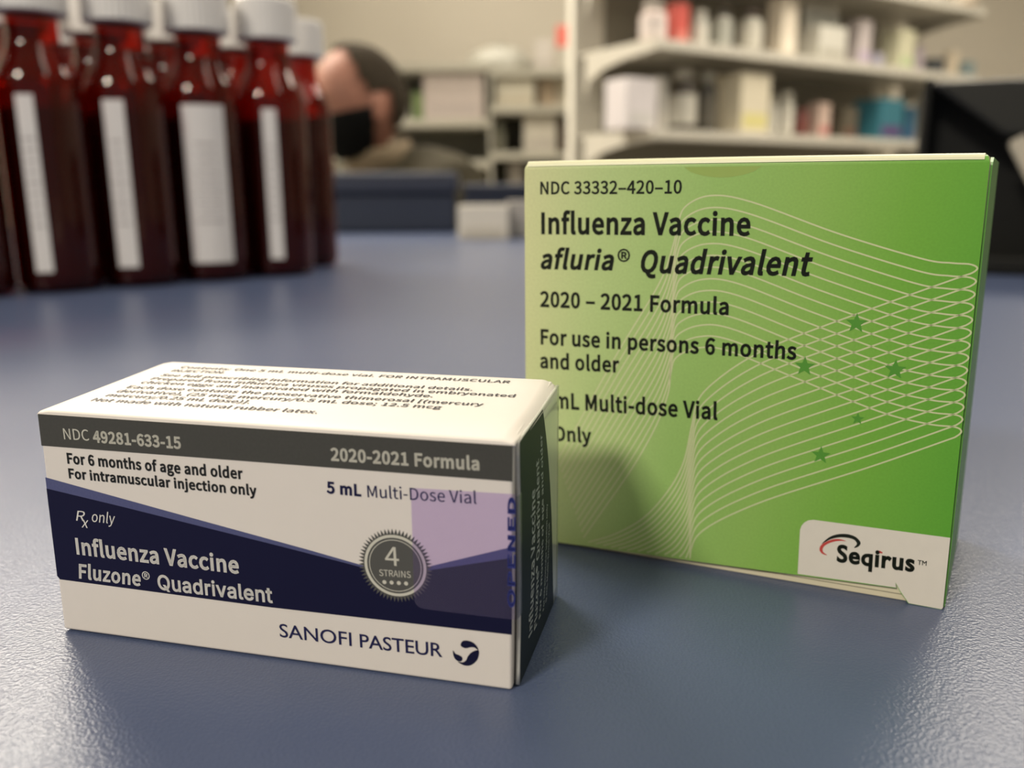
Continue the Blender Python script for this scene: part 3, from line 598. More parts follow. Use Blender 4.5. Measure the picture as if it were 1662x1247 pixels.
printed('badge_dots', bm, INK['print_pale'], seal, 'four pale dots in a row', FRONT)
TEXT_A = [
   ('national_code_text', 'NDC', 'S', 4.05, 28.22, 7.95, 28.28, 1.48, 0.0, 'print_pale', 0),
   ('national_code_number', '49281-633-15', 'S', 8.52, 28.15, 21.51, 28.12, 1.48, 55, 'print_pale', 0),
   ('age_text', 'For 6 months of age and older', 'S', 4.09, 24.92, 29.95, 24.72, 1.38, 55, 'print_black', 0),
   ('injection_text', 'For intramuscular injection only', 'S', 4.05, 22.86, 31.7, 22.66, 1.29, 55, 'print_black', 0),
   ('prescription_letter', 'R', 'S', 4.32, 16.84, 5.88, 16.88, 1.43, 0, 'print_white', 0.25),
   ('prescription_sign', 'x', 'S', 5.08, 15.94, 6.26, 15.92, 1.52, 0, 'print_white', 0.25),
   ('prescription_text', 'only', 'S', 6.87, 16.9, 10.53, 16.9, 1.5, 0, 'print_white', 0.25),
   ('vaccine_text', 'Influenza Vaccine', 'S', 3.76, 11.99, 28.35, 11.73, 2.23, 50, 'print_white', 0),
   ('brand_text', 'Fluzone', 'S', 3.64, 8.43, 13.42, 8.33, 2.01, 50, 'print_white', 0.12),
   ('registered_mark', '®', 'S', 13.68, 8.35, 14.87, 8.34, 1.99, 0, 'print_white', 0),
   ('quadrivalent_text', 'Quadrivalent', 'I', 16.0, 8.15, 32.88, 8.13, 2.05, 40, 'print_white', 0),
   ('formula_text', '2020-2021 Formula', 'S', 42.16, 28.07, 60.88, 28.21, 1.51, 55, 'print_pale', 0),
   ('dose_text', '5 mL', 'S', 41.35, 23.82, 45.89, 23.77, 1.41, 65, 'print_navy_text', 0),
   ('vial_text', 'Multi-Dose Vial', 'S', 46.72, 23.69, 60.46, 24.0, 1.52, 5, 'print_navy_text', 0),
   ('strain_number', '4', 'S', 48.68, 15.03, 50.51, 15.08, 2.43, 10, 'print_pale', 0),
   ('strain_text', 'STRAINS', 'S', 47.83, 13.5, 51.96, 13.65, 0.85, 0, 'print_pale', 0),
   ('company_text', 'SANOFI', 'G', 33.56, 3.37, 43.62, 3.36, 1.88, 8, 'print_navy_text', 0),
   ('company_text', 'PASTEUR', 'G', 44.82, 3.35, 55.72, 3.43, 1.84, -14, 'print_navy_text', 0),
]
for nm, txt, fo, x0, y0, x1, y1, cap, st, mt, sl in TEXT_A:
    bm = bmesh.new(); letters(bm, txt, fo, front(0.055), x0, y0, x1, y1, cap, st*1.3 if st > 20 else st, sl)
    printed(nm, bm, INK[mt], seal if nm.startswith('strain') else A, None, FRONT)
# swirl mark beside the company name
def smooth_loop(pts, k=5):
    n = len(pts); out = []
    for i in range(n):
        a, b, c, d = [Vector(pts[(i+q) % n]) for q in (-1, 0, 1, 2)]
        for j in range(k):
            t = j/k
            q = 0.5*((2*b) + (c-a)*t + (2*a-5*b+4*c-d)*t*t + (3*b-a-3*c+d)*t**3); out.append((q.x, q.y))
    return out
shape('swirl_mark', [smooth_loop(l) for l in [[(58.16, 5.43), (58.42, 5.96), (59.03, 6.12), (59.74, 5.96), (60.24, 5.49), (60.4, 5.01), (59.93, 5.29), (59.42, 5.27), (58.85, 5.07), (58.4, 5.14)],
  [(60.4, 5.01), (60.47, 4.44), (60.22, 3.65), (59.59, 2.95), (58.97, 2.69), (58.36, 2.74), (57.75, 3.09), (58.36, 3.07), (58.82, 3.41), (59.1, 4.04), (59.62, 4.65)],
  [(57.16, 4.54), (57.46, 4.14), (57.97, 3.99), (58.33, 3.72), (58.26, 3.27), (57.85, 3.15), (57.44, 3.38), (57.2, 3.89)]]], 0.055, INK['print_navy'], A, 'navy swirl mark')
# text on the lid
TOPTXT = [('Contents: One 5 mL multi-dose vial. FOR INTRAMUSCULAR', 6.0, 22.9, 58.65, 23.5), ('INJECTION.', 5.95, 20.75, 14.9, 21.0),
          ('See full prescribing information for additional details.', 5.9, 18.1, 54.6, 18.7), ('Prepared from influenza viruses propagated in embryonated', 5.75, 16.0, 61.0, 16.8),
          ('chicken eggs and inactivated with formaldehyde.', 5.6, 13.9, 50.2, 14.6), ('Each dose contains the preservative thimerosal [(mercury', 5.2, 11.35, 57.85, 12.15),
          ('derivative), (25 mcg mercury/0.5 mL dose; 12.5 mcg', 5.15, 9.2, 52.9, 9.9), ('mercury/0.25 mL dose)].', 5.1, 7.1, 27.0, 7.45), ('Not made with natural rubber latex.', 4.6, 4.8, 38.0, 5.05)]
INK['lid_text'] = mat('lid_text', (0.03, 0.03, 0.045), rough=0.5, spec=0.3)
bm = bmesh.new()
def lidpl(u, d):
    s = (u-0.25)/65.0
    return (u*MM, d*MM, (ztop(d) + 0.10*math.sin(PI*s)*math.sin(PI*d/AD) + 0.09)*MM)
for txt, x0, y0, x1, y1 in TOPTXT: letters(bm, txt, 'S', lidpl, x0, y0, x1, y1, 1.22, 38)
printed('lid_text', bm, INK['lid_text'], A, 'nine lines of small dark print on the lid', Vector((0, 0, 1)))
# purple security tape across the right corner
TAPE = mat_film('purple_tape', (0.87, 0.80, 0.97), (0.42, 0.36, 0.60), 0.07, 0.2)
bm = bmesh.new()
out = [(52.3, 25.35)] + [(52.3 + 0*k, 25.35) for k in range(0)] + [(52.3, 10.9), (52.42, 10.35), (52.8, 9.9), (53.4, 9.7), (61.5, 9.62), (65.05, 9.66), (65.2, 25.6)]
fill(bm, [out], front(0.075))
tape = printed('seal_tape', bm, TAPE, A, 'translucent purple tape', FRONT)
TAPE2 = mat_film('purple_tape_end', (0.86, 0.86, 0.92), (0.03, 0.04, 0.10), 0.2, 0.3)
bm = bmesh.new()
rows = []
for z in [9.7 + 15.6*i/6 for i in range(7)]:
    a = [(65.2, -0.075), (65.36, 0.1), (65.5, 0.7)] + [(end_u(d, z)+0.10, d) for d in (1.2, 1.7)]
    rows.append([bm.verts.new(Vector((u, d, z))*MM) for u, d in a])
for i in range(6):
    for j in range(4): bm.faces.new((rows[i][j], rows[i][j+1], rows[i+1][j+1], rows[i+1][j]))
printed('tape_wrap', bm, TAPE2, tape, 'clear end of the tape folded round the corner')
bm = bmesh.new()
letters(bm, 'OPENED', 'S', lambda a, b: (-b*MM, -0.085*MM, a*MM), 11.2, -65.05, 25.2, -65.15, 0.85, 90)
printed('tape_text', bm, INK['tape_blue'], tape, 'blue letters running up the tape', FRONT)

# ------------------------------------------------------------------ large green carton
B = thing('vaccine_carton', 'large green carton standing upright behind, white line waves and dark green stars', 'carton', (0.00244241, 0.14118452, 0.0), math.radians(-23.926868))
BW, BD, BH = 65.875, 30.0, 64.2
def sk(u, d): return u + 0.11*d
bm = bmesh.new()
vs = []
for z in (1.2, BH-0.9):
    for u, d in ((0.25, 0.45), (BW-0.45, 0.45), (BW-0.45, BD), (0.25, BD)): vs.append(bm.verts.new(Vector((sk(u, d), d, z))*MM))
for f in [(0,3,2,1),(4,5,6,7),(0,1,5,4),(1,2,6,5),(2,3,7,6),(3,0,4,7)]: bm.faces.new([vs[i] for i in f])
obj('box_body', bm, CREAM, B)
# front panel: flat sheet with the torn lower edge, rolled over at the top
bm = bmesh.new()
edgeL = lambda z: -0.34*z/64.2 + (0.35*max(0, (z-62.6)/1.6)**2)
edgeR = lambda z: BW - 0.55*z/64.2
panel = [(0.0, 0.12), (6.2, 0.34), (36.7, 1.34), (59.5, 2.17), (59.2, 3.1), (60.1, 1.6), (61.3, 0.08), (65.7, 0.0), (BW, 0.25)]
zr = 63.25
zsB = [10, 20, 30, 40, 50, 60, zr]
pl_ = panel + [(edgeR(z), z) for z in zsB] + [(edgeL(z), z) for z in zsB[::-1]]
fill(bm, [pl_], front(0))
# rolled top
arc = [(0, zr)] + [(1.0 - 1.0*math.cos(a), zr + 0.95*math.sin(a)) for a in [PI/2*k/6 for k in range(1, 7)]]
rows = []
for d, z in arc:
    zz = min(z, 64.2)
    rows.append([bm.verts.new(Vector((edgeL(zr) + 0.4*max(0, (z-zr)) + (edgeR(zr)-edgeL(zr)-0.3*max(0, z-zr)-0.4*max(0, z-zr))*i/20, d, z + 0.12*math.sin(PI*i/20)*(z-zr)))*MM) for i in range(21)])
for a, b in zip(rows, rows[1:]):
    for i in range(20): bm.faces.new((a[i], a[i+1], b[i+1], b[i]))
me_top = obj('front_panel', bm, GREEN, B)
m = me_top.modifiers.new('thick', 'SOLIDIFY'); m.thickness = 0.0003; m.offset = -1
# lid
bm = bmesh.new(); rows = []
for d0_, z0_ in ((-0.06, 63.62), (0.04, 63.95), (0.28, 64.25), (0.65, 64.42)):
    rows.append([bm.verts.new(Vector((sk(0.15*(65-z0_) + (BW-1.2-0.15*(65-z0_))*i/16, d0_), d0_, z0_ + 0.10*math.sin(PI*i/16)**0.5))*MM) for i in range(17)])
for j in range(9):
    d = 1.2 + (BD-1.2)*j/8
    rows.append([bm.verts.new(Vector((sk(0.0 + (BW-1.2)*i/16, d), d, BH + 0.25 + 0.14*math.sin(PI*i/16)*(1-j/10)))*MM) for i in range(17)])
for a, b in zip(rows, rows[1:]):
    for i in range(16): bm.faces.new((a[i], a[i+1], b[i+1], b[i]))
o = obj('top_panel', bm, mat('pale_green_board', (0.80, 0.80, 0.55), rough=0.45), B)
m = o.modifiers.new('thick', 'SOLIDIFY'); m.thickness = 0.00042; m.offset = -1
# right side panel with the notch at its top front corner
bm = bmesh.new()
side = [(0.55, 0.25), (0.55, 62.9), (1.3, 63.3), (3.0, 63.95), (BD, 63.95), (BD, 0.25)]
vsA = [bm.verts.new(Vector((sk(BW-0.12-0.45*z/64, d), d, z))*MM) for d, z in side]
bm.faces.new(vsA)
o = obj('side_panel', bm, GREEN_SIDE, B); o['label'] = 'plain green side, shade put into its colour'
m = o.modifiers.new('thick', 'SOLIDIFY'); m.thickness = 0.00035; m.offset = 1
# bottom closure flap, raw board edge under the face
bm = bmesh.new()
vb = [(3.0, 0.85, 0.05), (63.5, 0.75, 0.05), (63.5, 24, 0.05), (3.0, 24, 0.05), (3.0, 0.85, 0.50), (60.5, 0.75, 1.15), (60.5, 24, 0.9), (3.0, 24, 0.62)]
v = [bm.verts.new(Vector(p)*MM) for p in vb]
for f in [(0,3,2,1),(4,5,6,7),(0,1,5,4),(1,2,6,5),(2,3,7,6),(3,0,4,7)]: bm.faces.new([v[i] for i in f])
obj('bottom_flap', bm, CREAM, B, bevel=0.0001)
# wave lines
W0 = [(5.73, 15.26), (8.87, 21.14), (15.61, 34.07), (22.15, 45.67), (24.14, 51.54), (24.77, 54.77), (25.87, 57.5), (29.55, 59.07), (35.45, 58.15), (47.51, 53.85), (58.46, 50.63), (62.19, 50.15), (64.33, 50.05), (65.26, 49.59), (64.74, 48.92), (63.12, 48.2), (54.67, 44.38), (41.86, 38.4), (35.94, 34.9), (31.42, 31.09), (29.0, 27.93), (28.21, 23.87), (27.1, 17.44), (24.61, 12.11), (20.77, 7.06), (15.89, 3.43), (11.45, 1.35)]
W1 = [(10.56, 1.99), (13.55, 6.92), (18.76, 15.53), (22.42, 22.93), (24.22, 28.47), (24.58, 31.98), (25.36, 34.49), (28.64, 36.18), (33.04, 36.11), (42.2, 33.05), (54.69, 28.84), (61.28, 27.62), (64.62, 27.54), (65.59, 27.07), (65.13, 26.26), (63.46, 25.26), (53.92, 20.11), (41.7, 13.96), (35.3, 10.16), (31.57, 7.39), (29.69, 5.29), (28.98, 3.25), (28.87, 2.16), (28.85, 1.62), (28.82, 1.08), (28.79, 0.64), (28.75, 0.2)]
bm = bmesh.new()
def low_edge(u): return 0.34 + (2.17-0.34)*max(0, (u-6.2))/53.3 + 0.25
for i in range(14):
    t_ = i/13
    pts = [(a[0]*(1-t_)+b[0]*t_, a[1]*(1-t_)+b[1]*t_) for a, b in zip(W0, W1)]
    s = [q for q in spline(pts, 8) if q.y > low_edge(q.x)]
    strip(bm, s, 0.23, front(0.02))
printed('wave_lines', bm, INK['ink_line'], B, 'fourteen thin pale looping lines', FRONT)
for (x, y), r in zip([(50.91, 41.3), (44.36, 34.53), (56.5, 35.04), (52.17, 27.39), (47.53, 21.3)], [1.5, 1.5, 1.5, 0.95, 1.42]):
    shape('star', [[(x + (r if k % 2 == 0 else r*0.42)*math.sin(PI*k/5), y + (r if k % 2 == 0 else r*0.42)*math.cos(PI*k/5)) for k in range(10)]], 0.035, INK['ink_star'], B)
shape('maker_patch', [[(45.54, 1.85), (45.41, 9.09), (45.59, 9.8), (45.93, 10.36), (46.5, 10.82), (47.24, 11.02), (BW-0.1, 11.2), (BW, 0.3), (65.7, 0.05), (61.35, 0.13), (60.15, 1.7), (59.3, 3.05), (59.45, 2.25)]], 0.02, mat('patch_white', (0.76, 0.72, 0.64), rough=0.45, var=0.03, scale=600), B, 'white patch with the maker name')
SWOOSH_B = [(48.66, 7.35), (49.36, 8.31), (50.2, 9.0), (51.34, 9.43), (52.5, 9.5), (53.39, 9.23), (53.98, 8.67), (54.05, 8.19), (53.72, 7.72), (53.23, 7.51), (53.55, 8.1), (53.45, 8.5), (52.99, 8.84), (52.11, 8.94), (51.09, 8.82), (49.95, 8.36), (49.11, 7.71)]
SWOOSH_R = [(52.08, 8.38), (51.11, 8.55), (50.1, 8.32), (49.11, 7.68), (48.56, 7.08), (48.41, 6.46), (48.61, 5.99), (49.03, 5.72), (49.55, 5.7), (49.01, 6.06), (48.87, 6.54), (49.08, 7.08), (49.71, 7.65), (50.56, 8.09), (51.42, 8.32)]
shape('swoosh', [smooth_loop(SWOOSH_B)], 0.035, INK['ink_black'], B, 'black half of the swoosh')
shape('swoosh', [smooth_loop(SWOOSH_R)], 0.04, INK['ink_red'], B, 'red half of the swoosh')
shape('letter_dot', [[(56.64, 7.56), (56.73, 7.69), (57.17, 7.49), (57.15, 7.27), (56.64, 7.31)]], 0.045, INK['ink_red'], B, 'red dot over the letter i')
TEXT_B = [
   ('national_code_text', 'NDC 33332–420–10', 'S', 2.44, 59.34, 25.18, 59.42, 1.88, 22, 'ink_black', 0),
   ('vaccine_text', 'Influenza Vaccine', 'S', 2.63, 53.17, 35.5, 53.42, 3.17, 34, 'ink_black', 0),
   ('brand_text', 'afluria', 'S', 2.55, 47.55, 14.94, 47.72, 2.98, 34, 'ink_black', 0.2),
   ('registered_mark', '®', 'S', 15.5, 47.34, 17.54, 47.37, 3.35, 8, 'ink_black', 0),
   ('quadrivalent_text', 'Quadrivalent', 'S', 19.27, 47.48, 44.45, 47.88, 3.25, 34, 'ink_black', 0.2),
   ('formula_text', '2020 – 2021 Formula', 'S', 2.49, 41.33, 32.98, 41.59, 2.4, 32, 'ink_black', 0),
   ('use_text', 'For use in persons 6 months', 'S', 2.59, 35.06, 43.1, 35.51, 2.4, 32, 'ink_black', 0),
   ('use_text', 'and older', 'S', 2.52, 31.03, 16.18, 31.36, 2.39, 32, 'ink_black', 0),
   ('vial_text', '5 mL Multi-dose Vial', 'S', 2.54, 24.32, 32.12, 25.18, 2.56, 32, 'ink_black', 0),
   ('prescription_text', 'Rx Only', 'S', 0.97, 18.52, 11.69, 19.04, 2.35, 32, 'ink_black', 0),
   ('maker_text', 'Seqirus', 'G', 50.94, 4.95, 61.64, 5.25, 2.61, 75, 'ink_black', 0),
   ('trademark_text', 'TM', 'G', 61.95, 6.4, 63.14, 6.43, 0.71, 30, 'ink_black', 0),
]
for nm, txt, fo, x0, y0, x1, y1, cap, st, mt, sl in TEXT_B:
    bm = bmesh.new(); letters(bm, txt, fo, front(0.045), x0, y0, x1, y1, cap, st*2.0 if fo == 'S' else st, sl)
    printed(nm, bm, INK[mt], B, None, FRONT)
bm = bmesh.new()
arcp = [(25.4, 63.2)] + [(25.4 + 11.2*k/12, 63.2 - 1.55*math.sin(PI*k/12)**0.6) for k in range(1, 12)] + [(36.6, 63.2)]
fill(bm, [arcp], front(0.012))
printed('glue_stain', bm, mat('glue_green', (0.33, 0.46, 0.12), rough=0.3), B, 'darker glue spot at the top edge', FRONT)

# ------------------------------------------------------------------ amber bottles
AMBER = mat_amber()
DARK = mat('dark_syrup', (0.012, 0.004, 0.004), rough=0.25, spec=0.4)
CAPM = mat('white_cap', (0.78, 0.76, 0.74), rough=0.4)
PAPER = mat('label_paper', (0.72, 0.70, 0.70), rough=0.6, var=0.05, scale=120)
def make_bottle(name='amber_bottle'):
    t = thing(name, 'bottle', 'bottle')
    bm = bmesh.new()
    lathe(bm, [(0, .0005), (.0195, .0005), (.0228, .0020), (.0241, .0055), (.0243, .011), (.0243, .1185), (.0239, .1225), (.0226, .1275), (.0202, .1335), (.0176, .139), (.0156, .1435), (.0146, .148), (.0146, .1625)], 64)
    obj('bottle_body', bm, AMBER, t, smooth=True)
    bm = bmesh.new()
    lathe(bm, [(0, .002), (.0190, .002), (.0224, .004), (.0232, .008), (.0232, .1085), (0, .1085)], 48)
    obj('contents', bm, DARK, t, smooth=False)
    bm = bmesh.new(); n = 72
    prof = [(.0200, .1620), (.0209, .1626), (.0211, .1638), (.0211, .1850), (.0207, .1872), (.0194, .1885), (0, .1889)]
    lathe(bm, [(0, .1622), (.0150, .1620)] + prof, n)
    for v in bm.verts:
        r = math.hypot(v.co.x, v.co.y)
        if r > .0210 and .163 < v.co.z < .186:
            k = round(math.atan2(v.co.y, v.co.x)/(2*PI/n))
            if k % 2: v.co.x *= .975; v.co.y *= .975
    obj('cap', bm, CAPM, t, smooth=False)
    return t
def label_mesh(a0, a1, r=.0246, z0=.013, z1=.1150):
    bm = bmesh.new(); k = max(4, int(abs(a1-a0)/4)); lo = []; hi = []
    for i in range(k+1):
        a = math.radians(a0 + (a1-a0)*i/k)
        lo.append(bm.verts.new((r*math.cos(a), r*math.sin(a), z0))); hi.append(bm.verts.new((r*math.cos(a), r*math.sin(a), z1)))
    for i in range(k): bm.faces.new((lo[i], lo[i+1], hi[i+1], hi[i]))
    # a few lines of faint print
    return bm
proto = make_bottle()
RX, RY = .0375, .0325     # step along a row
PX, PY = -.0330, .0380    # step to the next row
O = Vector((-0.2830, 0.5400, 0))
BOT = []
def copy_bottle(first, loc, label, group, lab):
    if first: r = proto
    else:
        r = proto.copy(); COL.objects.link(r)
        for ch in PARTS:
            c = ch.copy(); COL.objects.link(c); c.parent = r
    r.location = loc; r['label'] = label; r['group'] = group; r['category'] = 'bottle'
    if lab:
        view = math.degrees(math.atan2(-loc[1], -loc[0]))
        l = obj('paper_label', label_mesh(view+lab[0], view+lab[1]), PAPER, r, smooth=True)
        bm = bmesh.new()
        a_mid = view + lab[0] + (lab[1]-lab[0])*0.5; half = (lab[1]-lab[0])*0.33
        for k in range(9):
            z = .040 + .0062*k; h = .0011; n = 5; ww = half*random.uniform(.6, 1)
            lo = []; hi = []
            for i in range(n+1):
                a = math.radians(a_mid - ww + 2*ww*i/n); rr = .02472
                lo.append(bm.verts.new((rr*math.cos(a), rr*math.sin(a), z))); hi.append(bm.verts.new((rr*math.cos(a), rr*math.sin(a), z+h)))
            for i in range(n): bm.faces.new((lo[i], lo[i+1], hi[i+1], hi[i]))
        obj('label_print', bm, mat('label_ink', (0.30, 0.27, 0.28), rough=0.7), l)
    return r
PARTS = list(proto.children)
FR = [('white capped amber bottle cut off by the left photo edge, nearest of the front row', (-31, -10)),
      ('white capped amber bottle with a narrow label, second nearest of the front row', (-31, -8)),
      ('white capped amber bottle with a narrow label, third nearest of the front row', (-33, -3)),
      ('white capped amber bottle showing the widest white label of the front row', (-33, 31)),
      ('white capped amber bottle at the far right end of the front row, narrow label', (-15, 7))]
first = True
for i, (lb, lab) in enumerate(FR):
    k = i-1
    copy_bottle(first, (O.x + RX*k, O.y + RY*k, 0), lb, 'amber bottles on the counter', lab); first = False
SR = ['amber bottle in the second row, first from the left, behind the nearest bottles', 'amber bottle in the second row, second from the left, only cap and shoulder showing',
      'amber bottle in the second row, cap showing just left of the widest label bottle', 'amber bottle in the second row, cap showing just right of the widest label bottle',
      'amber bottle at the far right of the whole cluster, beside the masked person']
for i, lb in enumerate(SR):
    k = i - 0
    copy_bottle(False, (O.x + PX + RX*k - .002, O.y + PY + RY*k + .006, 0), lb, 'amber bottles on the counter', None)
for i, lb in enumerate(['amber bottle in the rear row, leftmost there, nearly hidden', 'amber bottle in the rear row, second from its left, nearly hidden', 'amber bottle in the rear row, third from its left, nearly hidden']):
    copy_bottle(False, (O.x + 2*PX + RX*(i+1) - .004, O.y + 2*PY + RY*(i+1) + .012, 0), lb, 'amber bottles on the counter', None)

# ------------------------------------------------------------------ shelf goods
def goods_box(name, label, loc, rz, w, d, h, color, group=None, patch=None, cat='box', rough=0.55):
    t = thing(name, label, cat, loc, rz, group)
    bm = boxbm(-w/2, w/2, -d/2, d/2, 0, h)
    obj('carton_body', bm, mat('goods_%02x%02x%02x' % tuple(int(255*c) for c in color), color, rough=rough, var=0.05, scale=30), t, bevel=min(w, h)*0.03)
    bm = boxbm(-w/2*.96, w/2*.96, -0.0012-d/2*.0, 0.0012, h, h+.0008)
    obj('top_seam', bm, mat('carton_seam', (0.35, 0.33, 0.28), rough=0.7), t)
    pc = patch if patch else tuple(min(1, c*0.72+0.04) for c in color)
    bm = boxbm(-w/2*.82, w/2*.82, -d/2-.0008, -d/2, h*.10, h*.34)
    obj('printed_panel', bm, mat('print_%02x%02x%02x' % tuple(int(255*c) for c in pc), pc, rough=0.6), t)
    return t
def goods_bottle(name, label, loc, w, h, color, capc, labc, group=None):
    t = thing(name, label, 'bottle', loc, 0, group)
    r = w/2; bm = bmesh.new()
    lathe(bm, [(0, 0), (r*.9, 0), (r, h*.02), (r, h*.68), (r*.9, h*.74), (r*.55, h*.80), (r*.55, h*.84)], 24)
    obj('bottle_body', bm, mat('goods_%02x%02x%02x' % tuple(int(255*c) for c in color), color, rough=0.35, var=0.05, scale=30), t, smooth=True)
    bm = bmesh.new(); lathe(bm, [(0, h*.83), (r*.72, h*.83), (r*.74, h*.84), (r*.74, h*.985), (r*.66, h), (0, h)], 24)
    obj('cap', bm, mat('goods_%02x%02x%02x' % tuple(int(255*c) for c in capc), capc, rough=0.45), t)
    bm = bmesh.new(); lathe(bm, [(r*1.01, h*.12), (r*1.01, h*.60)], 24)
    obj('paper_label', bm, mat('goods_%02x%02x%02x' % tuple(int(255*c) for c in labc), labc, rough=0.6), t, smooth=True)
    return t

# right shelving unit: front-left corner of the shelf edge and direction along the front
S0 = Vector((0.3545, 2.2)); E = Vector((0.8403, 0.5421)); Nn = Vector((-0.5421, 0.8403))
YAW = math.atan2(E.y, E.x); SL = 1.40; SD = 0.32
HZ = 0.06
SHELF = mat('shelf_cream_steel', (0.58, 0.55, 0.475), rough=0.45, var=0.02, scale=4)
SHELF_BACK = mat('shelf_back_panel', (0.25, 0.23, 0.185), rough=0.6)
su = thing('shelving_unit', 'cream steel shelving unit full of medicines at the back right', 'shelving', (S0.x, S0.y, FLOOR_Z), YAW)
fz = -FLOOR_Z
tops = [HZ-0.16, HZ+0.146, HZ+0.357, HZ+0.566, HZ+0.78, HZ-0.40, HZ-0.70]
obj('back_panel', boxbm(0.0935, SL-0.0905, SD, SD+0.02, 0.02, fz+1.15), SHELF_BACK, su)
for x in (-0.012, SL-0.09):
    obj('upright', boxbm(x, x+0.105, SD, SD+0.03, 0, fz+1.2), mat('upright_enamel', (0.78, 0.75, 0.66), rough=0.4), su, bevel=0.004)
for z in tops:
    bm = bmesh.new(); box(bm, 0, SL, 0, SD-0.002, fz+z-0.008, fz+z); box(bm, 0, SL, 0, 0.012, fz+z-0.024, fz+z-0.008)
    sh = obj('shelf', bm, SHELF, su, bevel=0.002)
    for x in (-0.006, SL):
        bm = bmesh.new(); side = [(0.0, 0.0), (0.0, -0.026), (0.04, -0.030), (0.12, -0.036), (0.20, -0.05), (0.26, -0.075), (SD-.046, -0.125), (SD-.046, 0.0)]
        a = [bm.verts.new((x, y, fz+z+dz)) for y, dz in side]; b_ = [bm.verts.new((x+0.006, y, fz+z+dz)) for y, dz in side]
        bm.faces.new(a); bm.faces.new(b_[::-1])
        for k in range(len(side)): bm.faces.new((a[k-1], a[k], b_[k], b_[k-1]))
        obj('bracket', bm, SHELF, sh)
def on_shelf(px, z, back=0.07):
    """spot on the shelf seen at photo column px, back metres behind the shelf's front edge"""
    P = S0 + Nn*back
    k = (px-831)/1390
    s = (k*P.y*1.0 - P.x)/(E.x - E.y*k)
    q = P + E*s
    return (q.x, q.y, z), q.y
def shelf_goods(z, rows, where, group):
    for n, (kind, xl, xr, hpx, color, c2, c3, desc) in enumerate(rows):
        xm = (xl+xr)/2
        dep = 0.075
        loc, y = on_shelf(xm, z + .0006, dep)
        w = (xr-xl)/1390*y; h = hpx/1390*y
        label = desc + ' on the ' + where + ', right unit'
        if kind == 'b': goods_bottle('medicine_bottle', label, loc, min(w*1.02, .13), h, color, c2, c3, group)
        else: goods_box('medicine_box', label, loc, YAW, w*0.92, min(.10, max(.03, w*.8)), h, color, group, c2)
WHT = (.68, .64, .55); GRY = (.42, .41, .36); LAV = (.62, .57, .60)
shelf_goods(tops[2], [
 ('b', 1028, 1068, 58, (.60, .50, .46), (.5, .45, .4), (.62, .55, .52), 'pinkish white bottle at the left end'),
 ('x', 1070, 1099, 60, (.58, .10, .08), (.62, .2, .16), None, 'coral red box'),
 ('b', 1106, 1132, 54, (.50, .49, .43), (.55, .53, .47), (.62, .60, .53), 'slim pale grey bottle beside the red box'),
 ('b', 1138, 1168, 62, (.36, .35, .30), (.05, .04, .03), (.40, .40, .35), 'grey bottle with a dark cap'),
 ('b', 1178, 1214, 64, (.44, .42, .35), (.07, .05, .04), (.56, .53, .45), 'wider grey bottle with a dark brown cap'),
 ('x', 1226, 1263, 84, (.72, .64, .52), (.75, .68, .56), None, 'tall cream box'),
 ('x', 1268, 1336, 48, (.58, .56, .49), (.40, .38, .32), None, 'wide low pale box'),
 ('x', 1346, 1378, 66, (.52, .46, .45), (.46, .38, .48), None, 'tall lavender box'),
 ('x', 1380, 1400, 22, (.38, .36, .44), (.20, .20, .42), None, 'little blue box low'),
 ('x', 1402, 1444, 58, (.56, .54, .38), (.44, .50, .30), None, 'pale green and cream box'),
 ('b', 1446, 1464, 44, (.27, .22, .26), (.3, .26, .24), (.33, .28, .30), 'small purple grey bottle'),
 ('x', 1466, 1494, 24, (.04, .045, .05), (.10, .10, .11), None, 'low black box'),
 ('x', 1496, 1516, 38, (.56, .48, .36), (.5, .42, .3), None, 'narrow tan box'),
 ('x', 1522, 1542, 26, (.22, .28, .28), (.12, .22, .26), None, 'small teal box at the right end')], 'middle shelf', 'medicines on the middle shelf')
